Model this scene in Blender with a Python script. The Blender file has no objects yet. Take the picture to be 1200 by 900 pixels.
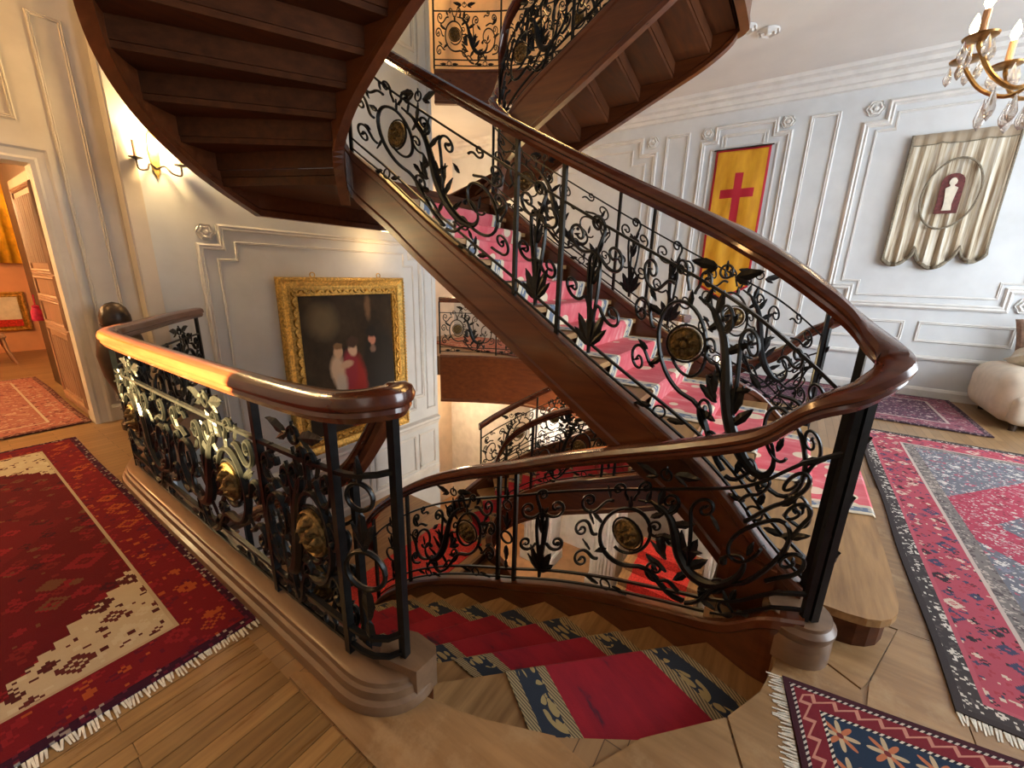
import bpy, bmesh, math, random
from mathutils import Vector, Matrix
random.seed(7)
PI = math.pi
sc = bpy.context.scene
COL = sc.collection

# ------------------------------------------------------------------ camera, world, lights, exposure
F_PX, PITCH, ROLL, YAW, EYE = 478.08, .264596, -.026556, .593151, 1.6
fw = Vector((math.cos(YAW)*math.cos(PITCH), math.sin(YAW)*math.cos(PITCH), -math.sin(PITCH)))
rt = Vector((math.sin(YAW), -math.cos(YAW), 0)); dn = fw.cross(rt)
c_, s_ = math.cos(ROLL), math.sin(ROLL)
rt2 = rt*c_ + dn*s_; dn2 = dn*c_ - rt*s_
cd = bpy.data.cameras.new('camera'); cam = bpy.data.objects.new('camera', cd); COL.objects.link(cam)
cd.sensor_fit = 'HORIZONTAL'; cd.sensor_width = 36; cd.lens = F_PX/1200*36; cd.clip_start = .02
m3 = Matrix((rt2, -dn2, -fw)).transposed()
cam.matrix_world = Matrix.Translation((0, 0, EYE)) @ m3.to_4x4()
sc.camera = cam

w = bpy.data.worlds.new('world'); sc.world = w; w.use_nodes = True
bg = w.node_tree.nodes['Background']; bg.inputs[0].default_value = (.80, .90, 1.0, 1); bg.inputs[1].default_value = .22
sc.view_settings.view_transform = 'Standard'; sc.view_settings.look = 'None'
sc.view_settings.exposure = 0.0; sc.view_settings.gamma = 1; sc.view_settings.use_curve_mapping = False

def lamp(name, kind, loc, energy, color, size=.2, target=None, **kw):
    d = bpy.data.lights.new(name, kind); o = bpy.data.objects.new(name, d); COL.objects.link(o)
    o.location = loc; d.energy = energy; d.color = color
    if kind == 'AREA':
        d.shape = 'RECTANGLE'; d.size = size[0]; d.size_y = size[1]
    elif kind != 'SUN': d.shadow_soft_size = size
    if target is not None:
        o.rotation_euler = (Vector(target)-Vector(loc)).to_track_quat('-Z', 'Y').to_euler()
    for k, v in kw.items(): setattr(d, k, v)
    return o
# daylight of the tall windows behind and to the right of the viewer
lamp('window_daylight_right', 'AREA', (4.6, -5.4, 2.4), 560, (.86, .93, 1), (5.0, 3.2), (5.6, 2, 1.2))
lamp('window_daylight_back', 'AREA', (-4.4, .2, 2.3), 26, (1, .93, .84), (3.0, 3.0), (2, 2.2, .9))
# low warm evening sun passing the opening in the added wall (see wall_sun_mask)
lamp('evening_sun', 'SUN', (-8, 4, 3), 190, (1, .72, .30), target=(-3, 3.4, 2.2), angle=math.radians(.6))

# ------------------------------------------------------------------ node helpers / materials
MATS = {}
def new_mat(name):
    m = bpy.data.materials.new(name); m.use_nodes = True
    MATS[name] = m
    return m, m.node_tree, m.node_tree.nodes['Principled BSDF']
class G:
    """small node graph helper"""
    def __init__(s, nt): s.nt = nt
    def n(s, typ, props=None, **ins):
        nd = s.nt.nodes.new(typ)
        for k, v in (props or {}).items(): setattr(nd, k, v)
        for k, v in ins.items():
            key = int(k[1:]) if k[0] == 'i' and k[1:].isdigit() else k.replace('_', ' ')
            s.put(nd.inputs[key], v)
        return nd
    def put(s, sock, v):
        if isinstance(v, bpy.types.NodeSocket): s.nt.links.new(v, sock)
        elif isinstance(v, (tuple, list)) and sock.type == 'RGBA' and len(v) == 3: sock.default_value = (*v, 1)
        else: sock.default_value = v
    def m(s, op, a, b=0., c=0.):
        return s.n('ShaderNodeMath', {'operation': op}, i0=a, i1=b, i2=c).outputs[0]
    def mix(s, f, a, b):
        nd = s.nt.nodes.new('ShaderNodeMix'); nd.data_type = 'RGBA'
        s.put(nd.inputs[0], f); s.put(nd.inputs[6], a); s.put(nd.inputs[7], b)
        return nd.outputs[2]
    def gt(s, a, b): return s.m('GREATER_THAN', a, b)
    def lt(s, a, b): return s.m('LESS_THAN', a, b)
    def ramp(s, f, stops, const=False):
        nd = s.nt.nodes.new('ShaderNodeValToRGB'); cr = nd.color_ramp
        if const: cr.interpolation = 'CONSTANT'
        while len(cr.elements) < len(stops): cr.elements.new(.5)
        for e, (p, c) in zip(cr.elements, stops): e.position = p; e.color = (*c, 1)
        s.put(nd.inputs[0], f); return nd.outputs[0]
    def obj(s): return s.n('ShaderNodeTexCoord').outputs['Object']
    def uv(s): return s.n('ShaderNodeTexCoord').outputs['UV']
    def xyz(s, v):
        nd = s.n('ShaderNodeSeparateXYZ', i0=v); return nd.outputs
    def vec(s, x, y, z=0.): return s.n('ShaderNodeCombineXYZ', i0=x, i1=y, i2=z).outputs[0]
    def map(s, v, scale=(1, 1, 1), rot=(0, 0, 0), loc=(0, 0, 0)):
        return s.n('ShaderNodeMapping', i0=v, Scale=scale, Rotation=rot, Location=loc).outputs[0]
    def noise(s, v, scale, detail=3., rough=.55):
        return s.n('ShaderNodeTexNoise', Vector=v, Scale=scale, Detail=detail, Roughness=rough).outputs[0]
    def vor(s, v, scale, feature='F1', out='Distance', rand=1.):
        nd = s.n('ShaderNodeTexVoronoi', {'feature': feature}, Vector=v, Scale=scale)
        nd.inputs['Randomness'].default_value = rand
        return nd.outputs[out]
    def bump(s, h, strength=.2, dist=.01):
        return s.n('ShaderNodeBump', Height=h, Strength=strength, Distance=dist).outputs[0]

def wood(name, c1, c2, rough=.35, scale=(1.5, 18, 18), rot=(0, 0, 0), coat=.0, wear=None, per_obj=0., spec=.5):
    m, nt, b = new_mat(name); g = G(nt); b.inputs['Specular IOR Level'].default_value = spec
    co = g.obj()
    rnd = g.n('ShaderNodeObjectInfo').outputs['Random']
    v = g.map(co, scale, rot)
    v = g.n('ShaderNodeVectorMath', {'operation': 'ADD'}, i0=v, i1=g.vec(g.m('MULTIPLY', rnd, 37.), g.m('MULTIPLY', rnd, 11.))).outputs[0]
    n1 = g.noise(v, 2.2, 5.); n2 = g.noise(co, 1.3, 2.)
    f = g.m('ADD', g.m('MULTIPLY', n1, .75), g.m('MULTIPLY', n2, .35))
    col = g.ramp(f, [(.35, c1), (.72, c2)])
    if per_obj:
        k = g.m('ADD', g.m('MULTIPLY', rnd, per_obj), 1-per_obj/2)
        col = g.n('ShaderNodeVectorMath', {'operation': 'SCALE'}, i0=col, Scale=k).outputs[0]
    if wear:
        wn = g.noise(co, 5., 5., .7); col = g.mix(g.ramp(wn, [(.52, (0, 0, 0)), (.75, (1, 1, 1))]), col, wear)
    g.put(b.inputs['Base Color'], col)
    g.put(b.inputs['Roughness'], g.m('ADD', g.m('MULTIPLY', n1, .2), rough-.1))
    g.put(b.inputs['Normal'], g.bump(n1, .12, .004))
    if coat: b.inputs['Coat Weight'].default_value = coat; b.inputs['Coat Roughness'].default_value = .12
    return m
def plain(name, col, rough=.6, metal=0., var=.08, nscale=6., bump=0., emit=None, estr=0., spec=None):
    m, nt, b = new_mat(name); g = G(nt)
    n = g.noise(g.obj(), nscale, 4.)
    lo = tuple(max(0, c*(1-var*2)) for c in col); hi = tuple(min(1, c*(1+var*2)) for c in col)
    g.put(b.inputs['Base Color'], g.ramp(n, [(.3, lo), (.7, hi)]))
    b.inputs['Roughness'].default_value = rough; b.inputs['Metallic'].default_value = metal
    if bump: g.put(b.inputs['Normal'], g.bump(g.noise(g.obj(), nscale*8, 4.), bump, .004))
    if emit: b.inputs['Emission Color'].default_value = (*emit, 1); b.inputs['Emission Strength'].default_value = estr
    if spec is not None: b.inputs['Specular IOR Level'].default_value = spec
    return m

wood('mahogany', (.062, .015, .0045), (.135, .037, .0095), .32, (9, .9, 9), coat=.3)
wood('rail_wood', (.055, .013, .006), (.125, .032, .012), .22, (9, .8, 9), coat=.5)
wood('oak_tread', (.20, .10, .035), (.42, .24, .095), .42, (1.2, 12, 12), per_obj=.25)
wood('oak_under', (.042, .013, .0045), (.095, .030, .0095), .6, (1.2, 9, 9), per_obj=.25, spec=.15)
wood('oak_board', (.17, .086, .033), (.34, .195, .082), .38, (9, 1.2, 9), wear=(.38, .25, .125), per_obj=.2)
wood('parquet', (.15, .075, .024), (.30, .165, .055), .30, (1.5, 16, 10), per_obj=.6)
wood('plinth_wood', (.11, .058, .030), (.20, .115, .062), .40, (9, 1.2, 9), coat=.2)
wood('door_wood', (.20, .10, .055), (.42, .24, .14), .4, (10, 10, 1.2))
plain('iron', (.012, .013, .013), .33, .55, .2, 20.)
plain('gilt', (.17, .115, .045), .40, .8, .35, 60., .6)
plain('gilt_frame', (.58, .36, .09), .40, .75, .25, 30., .5)
plain('wall_paint', (.60, .625, .635), .62, 0, .03, 3.)
plain('wall_lower', (.62, .60, .56), .6, 0, .04, 2.)
plain('trim_paint', (.66, .655, .63), .55, 0, .04, 5.)
plain('door_wall_paint', (.60, .545, .45), .6, 0, .04, 3.)
plain('alcove_lamplit', (.72, .56, .40), .65, 0, .05, 3.)  # peach of the lamplight is put into this wall colour
plain('ceiling_paint', (.66, .645, .62), .8, 0, .02, 2.)
plain('white_marble', (.80, .77, .73), .35, 0, .06, 4.)
plain('sofa_leather', (.62, .53, .42), .5, 0, .05, 9., .15)
plain('cushion_cloth', (.66, .60, .48), .8, 0, .06, 14., .3)
plain('brown_cloth', (.30, .20, .15), .85, 0, .15, 20., .4)
plain('fringe_wool', (.72, .68, .58), .9, 0, .12, 40.)
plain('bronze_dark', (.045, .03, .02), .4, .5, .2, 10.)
plain('candle', (.60, .35, .2), .5)
plain('flame_bulb', (1, .8, .5), .4, emit=(1, .78, .42), estr=28)
plain('tassel_red', (.55, .02, .08), .8, 0, .15, 30., .4)
plain('curtain_yellow', (.75, .42, .02), .8, 0, .1, 10.)
plain('orange_wall', (.62, .30, .15), .7, 0, .05, 3.)
plain('rope_trim', (.20, .17, .12), .9, 0, .2, 60., .5)
plain('room_floor', (.45, .24, .11), .4, 0, .12, 3.)
plain('red_seat', (.55, .03, .02), .8, 0, .2, 40., .3)
m, nt, b = new_mat('crystal'); b.inputs['Base Color'].default_value = (1, .97, .93, 1); b.inputs['Roughness'].default_value = .05
b.inputs['Transmission Weight'].default_value = .75; b.inputs['IOR'].default_value = 1.5

# parquet seen from far on the floor slab
m, nt, b = new_mat('floor_wood'); g = G(nt)
x, y, z = g.xyz(g.obj())
br = g.n('ShaderNodeTexBrick', Vector=g.vec(x, y), Scale=1.0)
br.offset = .5; br.inputs['Brick Width'].default_value = .55; br.inputs['Row Height'].default_value = .075; br.inputs['Mortar Size'].default_value = .002
br.inputs['Color1'].default_value = (.23, .135, .06, 1); br.inputs['Color2'].default_value = (.34, .205, .095, 1); br.inputs['Mortar'].default_value = (.06, .03, .015, 1)
nn = g.noise(g.map(g.obj(), (2, 25, 1)), 3., 4.)
g.put(b.inputs['Base Color'], g.mix(g.m('MULTIPLY', nn, .45), br.outputs[0], (.17, .09, .04)))
b.inputs['Roughness'].default_value = .35

# stair runner: red field, blue border between beige bands, by its own UV (u across, v metres along)
m, nt, b = new_mat('runner_wool'); g = G(nt)
u, v, _ = g.xyz(g.uv())
d = g.m('SUBTRACT', .5, g.m('ABSOLUTE', g.m('SUBTRACT', u, .5)))          # 0 at the selvedge
nz = g.noise(g.vec(g.m('MULTIPLY', u, 3.), v), 2.6, 4., .6)
field = g.ramp(nz, [(.40, (.36, .008, .022)), (.60, (.27, .006, .02)), (.66, (.085, .012, .03)), (.75, (.03, .02, .035))])
fig = g.vor(g.vec(g.m('MULTIPLY', d, 7.), g.m('MULTIPLY', v, 4.2)), 1., rand=.15)
stalk = g.vor(g.vec(g.m('MULTIPLY', d, 30.), g.m('MULTIPLY', v, 14.)), 1., rand=.6)
blue = g.mix(g.m('MULTIPLY', g.lt(fig, .43), g.lt(stalk, .55)), (.020, .030, .050), (.40, .30, .13))
key = g.m('GREATER_THAN', g.m('SINE', g.m('ADD', g.m('MULTIPLY', v, 170.), g.m('MULTIPLY', d, 420.))), .25)
beige = g.mix(key, (.40, .31, .16), (.10, .075, .045))
col = g.mix(g.gt(d, .05), beige, blue); col = g.mix(g.gt(d, .165), col, beige); col = g.mix(g.gt(d, .215), col, field)
g.put(b.inputs['Base Color'], col); b.inputs['Roughness'].default_value = .9
g.put(b.inputs['Normal'], g.bump(g.noise(g.obj(), 220., 2.), .35, .004))
# faded pink runner of the upper flight; colours lightened to carry the bright daylight
m, nt, b = new_mat('runner_faded_lit'); g = G(nt)
u, v, _ = g.xyz(g.uv())
d = g.m('SUBTRACT', .5, g.m('ABSOLUTE', g.m('SUBTRACT', u, .5)))
nz = g.noise(g.vec(g.m('MULTIPLY', u, 3.), v), 3., 4., .6)
field = g.ramp(nz, [(.38, (.56, .085, .11)), (.58, (.62, .15, .17)), (.70, (.66, .34, .33))])
fl = g.vor(g.vec(g.m('MULTIPLY', u, 4.), g.m('MULTIPLY', v, 4.)), 1., rand=.5)
field = g.mix(g.lt(fl, .27), field, (.66, .57, .42))
blue = g.mix(g.lt(stalkf := g.vor(g.vec(g.m('MULTIPLY', d, 40.), g.m('MULTIPLY', v, 16.)), 1., rand=.5), .4), (.13, .17, .24), (.55, .50, .38))
beige = (.60, .52, .38)
col = g.mix(g.gt(d, .035), beige, blue); col = g.mix(g.gt(d, .10), col, beige); col = g.mix(g.gt(d, .135), col, field)
g.put(b.inputs['Base Color'], col); b.inputs['Roughness'].default_value = .9
g.put(b.inputs['Normal'], g.bump(g.noise(g.obj(), 200., 2.), .3, .004))

def rug_mat(name, W, L, bands, field, corner=None, medal=None, snap=.02):
    """bands: list of (distance from edge where it ends, base, motif colours list, motif scale); UV in metres"""
    m, nt, b = new_mat(name); g = G(nt)
    u, v, _ = g.xyz(g.uv())
    q = lambda s, k: g.m('MULTIPLY', g.m('ROUND', g.m('DIVIDE', s, k)), k)
    us, vs = q(u, snap), q(v, snap)
    sv = g.vec(us, vs)
    dx = g.m('SUBTRACT', W/2, g.m('ABSOLUTE', g.m('SUBTRACT', u, W/2)))
    dy = g.m('SUBTRACT', L/2, g.m('ABSOLUTE', g.m('SUBTRACT', v, L/2)))
    d = g.m('MINIMUM', dx, dy)
    def layer(base, cols, scale, rand, lo, hi, core):
        ce = g.n('ShaderNodeTexVoronoi', {'feature': 'F1', 'distance': 'MANHATTAN'}, Vector=sv, Scale=scale); ce.inputs['Randomness'].default_value = rand
        dist, rc = ce.outputs['Distance'], ce.outputs['Color']
        r1, r2, _ = g.xyz(rc); n = len(cols)
        pick = g.ramp(r1, [(i/n, c) for i, c in enumerate(cols)], True)
        pick2 = g.ramp(r2, [(i/n, c) for i, c in enumerate(cols[::-1])], True)
        c = g.mix(g.m('MULTIPLY', g.gt(dist, lo), g.lt(dist, hi)), base, pick)
        return g.mix(g.lt(dist, core), c, pick2)
    def motif(base, cols, scale, rand=.35):
        c = layer(base, cols, scale*3.1, .95, .26, .50, .12)
        c = layer(c, cols, scale*1.7, .9, .22, .40, .12)
        return layer(c, cols, scale, rand, .22, .42, .14)
    fb, fc, fs = field
    col = motif(fb, fc, fs, .8)
    hs = us, vs
    ax = g.m('ABSOLUTE', g.m('SUBTRACT', hs[0], W/2)); ay = g.m('ABSOLUTE', g.m('SUBTRACT', hs[1], L/2))
    if medal:
        for (rx, ry, base, cols, scale) in medal:
            ins = g.lt(g.m('ADD', g.m('DIVIDE', ax, rx), g.m('DIVIDE', ay, ry)), 1.)
            col = g.mix(ins, col, motif(base, cols, scale, .6))
    if corner:
        cx, cy, base, cols, scale = corner
        sx = q(ax, .05); sy = q(ay, .04)
        e0 = bands[-1][0]
        val = g.m('ADD', g.m('DIVIDE', g.m('SUBTRACT', W/2-e0, sx), cx), g.m('DIVIDE', g.m('SUBTRACT', L/2-e0, sy), cy))
        col = g.mix(g.lt(val, 1.), col, motif(base, cols, scale, .5))
    prev = None
    for (end, base, cols, scale) in reversed(bands):
        bc = motif(base, cols, scale) if cols else base
        col = g.mix(g.lt(d, end), col, bc)
    nz = g.noise(g.obj(), 9., 5., .65)
    col = g.mix(g.m('MULTIPLY', nz, .35), col, g.n('ShaderNodeVectorMath', {'operation': 'SCALE'}, i0=col, Scale=.45).outputs[0])
    g.put(b.inputs['Base Color'], col); b.inputs['Roughness'].default_value = .95
    b.inputs['Specular IOR Level'].default_value = .15
    g.put(b.inputs['Normal'], g.bump(g.noise(g.obj(), 160., 2.), .4, .005))
    return m

# ------------------------------------------------------------------ mesh helpers
def link(o, parent=None):
    COL.objects.link(o)
    if parent is not None: o.parent = parent
    return o
def root_off(p):
    v = Vector((0, 0, 0))
    while p is not None: v = v+p.location; p = p.parent
    return v
def mesh(name, V, Fc, mat, parent=None, smooth=False, uvs=None, mats=None):
    me = bpy.data.meshes.new(name); me.from_pydata([tuple(v) for v in V], [], Fc); me.update()
    for mm in (mats or [mat]): me.materials.append(MATS[mm] if isinstance(mm, str) else mm)
    if uvs:
        ul = me.uv_layers.new(name='UVMap')
        for p in me.polygons:
            for li in p.loop_indices: ul.data[li].uv = uvs[me.loops[li].vertex_index]
    if smooth:
        me.polygons.foreach_set('use_smooth', [True]*len(me.polygons)); me.set_sharp_from_angle(angle=math.radians(33))
    o = bpy.data.objects.new(name, me)
    if parent is not None:
        # parts of a thing are built in world coordinates: express them relative to the parent's base
        me.transform(Matrix.Translation(-root_off(parent)))
    return link(o, parent)
def tag(o, label=None, cat=None, group=None, kind=None):
    if label: o['label'] = label
    if cat: o['category'] = cat
    if group: o['group'] = group
    if kind: o['kind'] = kind
    return o
def thing(name, label, cat, loc, group=None):
    o = bpy.data.objects.new(name, None); o.empty_display_size = .1; COL.objects.link(o); o.location = Vector(loc)
    return tag(o, label, cat, group)
def fix(bm):
    bmesh.ops.recalc_face_normals(bm, faces=bm.faces)
def bm_obj(name, bm, mat, parent=None, smooth=False):
    fix(bm)
    me = bpy.data.meshes.new(name); bm.to_mesh(me); bm.free()
    me.materials.append(MATS[mat])
    if smooth:
        me.polygons.foreach_set('use_smooth', [True]*len(me.polygons)); me.set_sharp_from_angle(angle=math.radians(33))
    o = bpy.data.objects.new(name, me)
    if parent is not None: me.transform(Matrix.Translation(-root_off(parent)))
    return link(o, parent)
def box(x0, x1, y0, y1, z0, z1, bev=0.):
    bm = bmesh.new(); bmesh.ops.create_cube(bm, size=1)
    for v in bm.verts: v.co = Vector((x0+(v.co.x+.5)*(x1-x0), y0+(v.co.y+.5)*(y1-y0), z0+(v.co.z+.5)*(z1-z0)))
    if bev: bmesh.ops.bevel(bm, geom=bm.edges[:], offset=bev, segments=2, affect='EDGES')
    return bm
def cat_rom(P, n=8, closed=False):
    """Catmull-Rom through tuples of any length"""
    out = []; N = len(P); L = len(P[0])
    rng = range(N if closed else N-1)
    for i in rng:
        p0 = P[(i-1) % N] if (closed or i > 0) else tuple(2*a-b for a, b in zip(P[0], P[1]))
        p1, p2 = P[i], P[(i+1) % N]
        p3 = P[(i+2) % N] if (closed or i+2 < N) else tuple(2*a-b for a, b in zip(P[-1], P[-2]))
        for j in range(n):
            t = j/n
            out.append(tuple(.5*(2*p1[k]+(p2[k]-p0[k])*t+(2*p0[k]-5*p1[k]+4*p2[k]-p3[k])*t*t+(3*p1[k]-p0[k]-3*p2[k]+p3[k])*t**3) for k in range(L)))
    if not closed: out.append(tuple(P[-1]))
    return out
def sweep_plumb(pts, prof, closed_ends=True):
    """pts: list of (x,y,z); prof: closed list of (side offset, z offset); vertical-plumb sections"""
    V, Fc = [], []; n = len(prof); N = len(pts)
    for i, p in enumerate(pts):
        a = Vector(pts[max(0, i-1)][:2]); b_ = Vector(pts[min(N-1, i+1)][:2]); t = b_-a
        t = t.normalized() if t.length > 1e-6 else Vector((1, 0))
        sd = Vector((t.y, -t.x))
        for (o, zo) in prof: V.append((p[0]+sd.x*o, p[1]+sd.y*o, p[2]+zo))
    for i in range(N-1):
        for j in range(n):
            k = (j+1) % n
            Fc.append((i*n+j, i*n+k, (i+1)*n+k, (i+1)*n+j))
    if closed_ends: Fc.append(tuple(range(n))[::-1]); Fc.append(tuple((N-1)*n+j for j in range(n)))
    return V, Fc
def tube(pts, rad, sides=6, flat=1.0, normal=None, cap=True):
    """swept tube; flat>1 widens it along 'normal' (out of the scroll's plane)"""
    V, Fc = [], []; N = len(pts); pts = [Vector(p) for p in pts]
    prev = None
    for i, p in enumerate(pts):
        t = (pts[min(N-1, i+1)]-pts[max(0, i-1)])
        t = t.normalized() if t.length > 1e-9 else Vector((0, 0, 1))
        nn = normal[i] if isinstance(normal, list) else normal
        if nn is None:
            ref = prev if prev is not None else (Vector((0, 0, 1)) if abs(t.z) < .9 else Vector((1, 0, 0)))
            nn = (ref-t*ref.dot(t)).normalized(); prev = nn
        else: nn = (nn-t*nn.dot(t)).normalized()
        bn = t.cross(nn); r = rad[i] if isinstance(rad, (list, tuple)) else rad
        for j in range(sides):
            a = 2*PI*(j+.5)/sides
            V.append(p+nn*(math.cos(a)*r*flat)+bn*(math.sin(a)*r))
    for i in range(N-1):
        for j in range(sides):
            k = (j+1) % sides
            Fc.append((i*sides+j, i*sides+k, (i+1)*sides+k, (i+1)*sides+j))
    if cap: Fc.append(tuple(range(sides))[::-1]); Fc.append(tuple((N-1)*sides+j for j in range(sides)))
    return V, Fc
def lathe(prof, seg=24, c=(0, 0, 0)):
    V, Fc = [], []; n = len(prof)
    for i in range(seg):
        a = 2*PI*i/seg
        for r, z in prof: V.append((c[0]+r*math.cos(a), c[1]+r*math.sin(a), c[2]+z))
    for i in range(seg):
        for j in range(n-1):
            k = (i+1) % seg
            Fc.append((i*n+j, k*n+j, k*n+j+1, i*n+j+1))
    Fc.append(tuple(i*n for i in range(seg))[::-1]); Fc.append(tuple(i*n+n-1 for i in range(seg)))
    return V, Fc
def prism(poly, z0, z1):
    n = len(poly)
    V = [(p[0], p[1], z0) for p in poly]+[(p[0], p[1], z1) for p in poly]
    Fc = [tuple(range(n))[::-1], tuple(range(n, 2*n))]+[(i, (i+1) % n, n+(i+1) % n, n+i) for i in range(n)]
    return V, Fc
def merge(*parts):
    V, Fc = [], []
    for v, f in parts:
        o = len(V); V += list(v); Fc += [tuple(i+o for i in q) for q in f]
    return V, Fc
def slab_with_hole(name, outer, hole, z0, z1, mat):
    bm = bmesh.new()
    def loop(pts):
        vs = [bm.verts.new((*p, z1)) for p in pts]
        return [bm.edges.new((vs[i], vs[(i+1) % len(vs)])) for i in range(len(vs))]
    es = loop(outer)+loop(hole)
    bmesh.ops.triangle_fill(bm, use_beauty=True, edges=es)
    r = bmesh.ops.extrude_face_region(bm, geom=bm.faces[:])
    for v in [e for e in r['geom'] if isinstance(e, bmesh.types.BMVert)]: v.co.z = z0
    return bm_obj(name, bm, mat)

# ------------------------------------------------------------------ stair plan (X to the right-back, Y to the left-back, metres)
R = .17; AX = 3.25; MID = 14*R; UP = 28*R; GAP = .14
mir = lambda p: (2*AX-p[0],)+tuple(p[1:])
D_IN = [(1.89, -.2), (1.95, .03), (2.06, .33), (2.15, .70), (2.2, 1.08), (2.2, 1.47), (2.2, 1.87), (2.19, 2.22), (2.18, 2.5), (2.16, 2.73), (2.14, 2.92), (2.13, 3.05), (2.14, 3.14), (2.18, 3.2), (2.25, 3.22)]
def d_out(Rr):
    x0 = 2.12-Rr
    o = [(x0-.02, 1.02), (x0+.01, 1.06)]+[(x0+.01, y) for y in (1.4, 1.7, 1.98, 2.26, 2.54, 2.82)]
    for a in (175, 162, 149, 135, 121, 107, 93): o.append((2.12+Rr*math.cos(math.radians(a)), 3.0+Rr*math.sin(math.radians(a))))
    return o
D_OUT, B_OUT = d_out(1.2), d_out(1.32)
EDGE0 = [(.82, 1.05), (.835, .92), (.89, .71), (1.0, .45), (1.17, .195), (1.43, -.046), (1.62, -.145), (1.77, -.182), (1.87, -.177)]
A_Y = [-.6, -.25, .08, .40, .74, 1.05, 1.33, 1.60, 1.87, 2.14, 2.41, 2.68, 2.95, 3.2]        # front edge of tread 1..14
A_X = [2.14, 2.14, 2.2, 2.27, 2.31, 2.33, 2.34, 2.34, 2.34, 2.34, 2.34, 2.34, 2.34, 2.34]
# inner string and handrail line: x, y, string top z, handrail top z
INNER = [(*D_IN[k], -k*R+GAP, -k*R+GAP+1.03) for k in range(14, 0, -1)]
I_NEWEL = len(INNER)+1
INNER += [(1.888, -.13, .15, 1.18), (1.893, -.255, .2, 1.265), (1.98, -.338, .2, 1.36), (2.07, -.25, .22, 1.455), (2.09, -.09, .34, 1.60), (2.15, .13, .55, 1.755),
          (2.25, .37, .69, 1.89)]
I_A0 = len(INNER)
INNER += [(2.31, .92, 1.01, 2.16), (2.34, 1.58, 1.435, 2.5), (2.35, 2.37, 1.94, 2.94), (2.35, 2.8, 2.24, 3.19), (2.34, 3.05, 2.40, 3.38), (2.30, 3.18, 2.5, 3.5), (2.23, 3.215, 2.57, 3.58)]
I_TURN = len(INNER)-1
C_IN = [(2.2, y) for y in (.955, .98, 1.04, 1.30, 1.59, 1.88, 2.17, 2.47, 2.76, 2.98, 3.10, 3.16, 3.2)]+[(2.21, 3.215), (2.25, 3.22)]
C_OUT = [(.80, y) for y in (.955, .98, 1.04, 1.28, 1.66, 2.05, 2.44, 2.83)]+B_OUT[8:]
INNER_R = INNER+[(2.19, 3.18, UP-12*R+GAP, UP-12*R+GAP+1.03)]+[(*C_IN[k], UP-k*R+GAP, UP-k*R+GAP+1.03) for k in range(10, -1, -1)]
INNER += [(*D_IN[k], UP-k*R+GAP, UP-k*R+GAP+1.03) for k in range(12, -1, -1)]

# ------------------------------------------------------------------ the setting: floors, ceiling, walls
HOLE = EDGE0 + [(1.95, -.02), (1.97, .12), (2*AX-1.97, .12), (2*AX-1.95, -.02)] + [mir(p) for p in EDGE0[::-1]] + \
       [(5.8, 1.25), (6.15, 1.7), (6.4, 2.4), (6.5, 3.2), (6.5, 3.86), (6.4, 4.33), (6.1, 4.93), (5.68, 5.62), (1.86, 5.62), (1.5, 5.2), (1.12, 4.62), (.9, 4.2), (.80, 3.7), (.79, 2.5), (.79, 1.2)]
OUT = [(-4.5, -5.5), (8.15, -5.5), (8.15, 12), (-4.5, 12)]
floor = tag(slab_with_hole('floor', OUT, HOLE, -.38, 0, 'floor_wood'), kind='structure')
CHOLE = EDGE0+[(1.95, -.02), (1.97, .55), (4.05, .55), (4.05, .94), (5.70, .94), (5.77, 1.05)]+HOLE[HOLE.index((5.8, 1.25)):]
ceil = tag(slab_with_hole('ceiling', OUT, CHOLE, 4.45, 4.76, 'ceiling_paint'), kind='structure')
tag(bm_obj('floor_lower', box(-2, 9.5, -5.5, 8.5, -2*MID-.1, -2*MID), 'room_floor'), kind='structure')
# unseen wall added far left of the viewer; its opening shapes the low sunbeam
bm = bmesh.new()
for bb in ((-5.5, 2.50, -4.76, 9.5), (4.95, 12, -4.76, 9.5), (2.50, 4.95, -4.76, 1.50), (2.50, 4.95, 2.27, 9.5)):
    b2 = box(-4.75, -4.5, bb[0], bb[1], bb[2], bb[3]); me = bpy.data.meshes.new('t'); b2.to_mesh(me); b2.free(); bm.from_mesh(me); bpy.data.meshes.remove(me)
tag(bm_obj('wall_sun_mask', bm, 'door_wall_paint'), kind='structure')
WX, WY = 8.15, 5.60
wall_right = tag(bm_obj('wall_right', box(WX, WX+.25, -5.5, 8.5, -4.76, 4.45), 'wall_paint'), kind='structure')
wall_back = tag(bm_obj('wall_back', box(1.47, 5.66, WY, WY+.4, -4.76, 8.2), 'wall_paint'), kind='structure')
# wall with the doorway (opening -.75 < x < .86, up to 2.42)
bm = bmesh.new()
for bb in ((-4.5, -.75, 0, 4.45), (-.75, .86, 2.42, 4.45), (.86, 1.5, 0, 4.45)):
    b2 = box(bb[0], bb[1], 5.72, 5.95, bb[2], bb[3]); me = bpy.data.meshes.new('t'); b2.to_mesh(me); b2.free(); bm.from_mesh(me); bpy.data.meshes.remove(me)
wall_left = tag(bm_obj('wall_left', bm, 'door_wall_paint'), kind='structure')
# pilaster strip between the door wall and the stair wall
pil = bm_obj('pilaster', box(1.41, 1.56, 5.54, 5.74, 0, 4.45, .012), 'door_wall_paint', wall_left)
# recess behind the far landing
tag(bm_obj('wall_alcove', box(5.4, 8.2, 7.4, 7.6, -4.76, 8.2), 'alcove_lamplit'), kind='structure')
tag(bm_obj('wall_side', box(5.4, 5.66, WY+.4, 7.4, -4.76, 8.2), 'alcove_lamplit'), kind='structure')
tag(bm_obj('wall_upper', box(WX, WX+.25, 0, 8.5, 4.76, 8.2), 'alcove_lamplit'), kind='structure')

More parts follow.
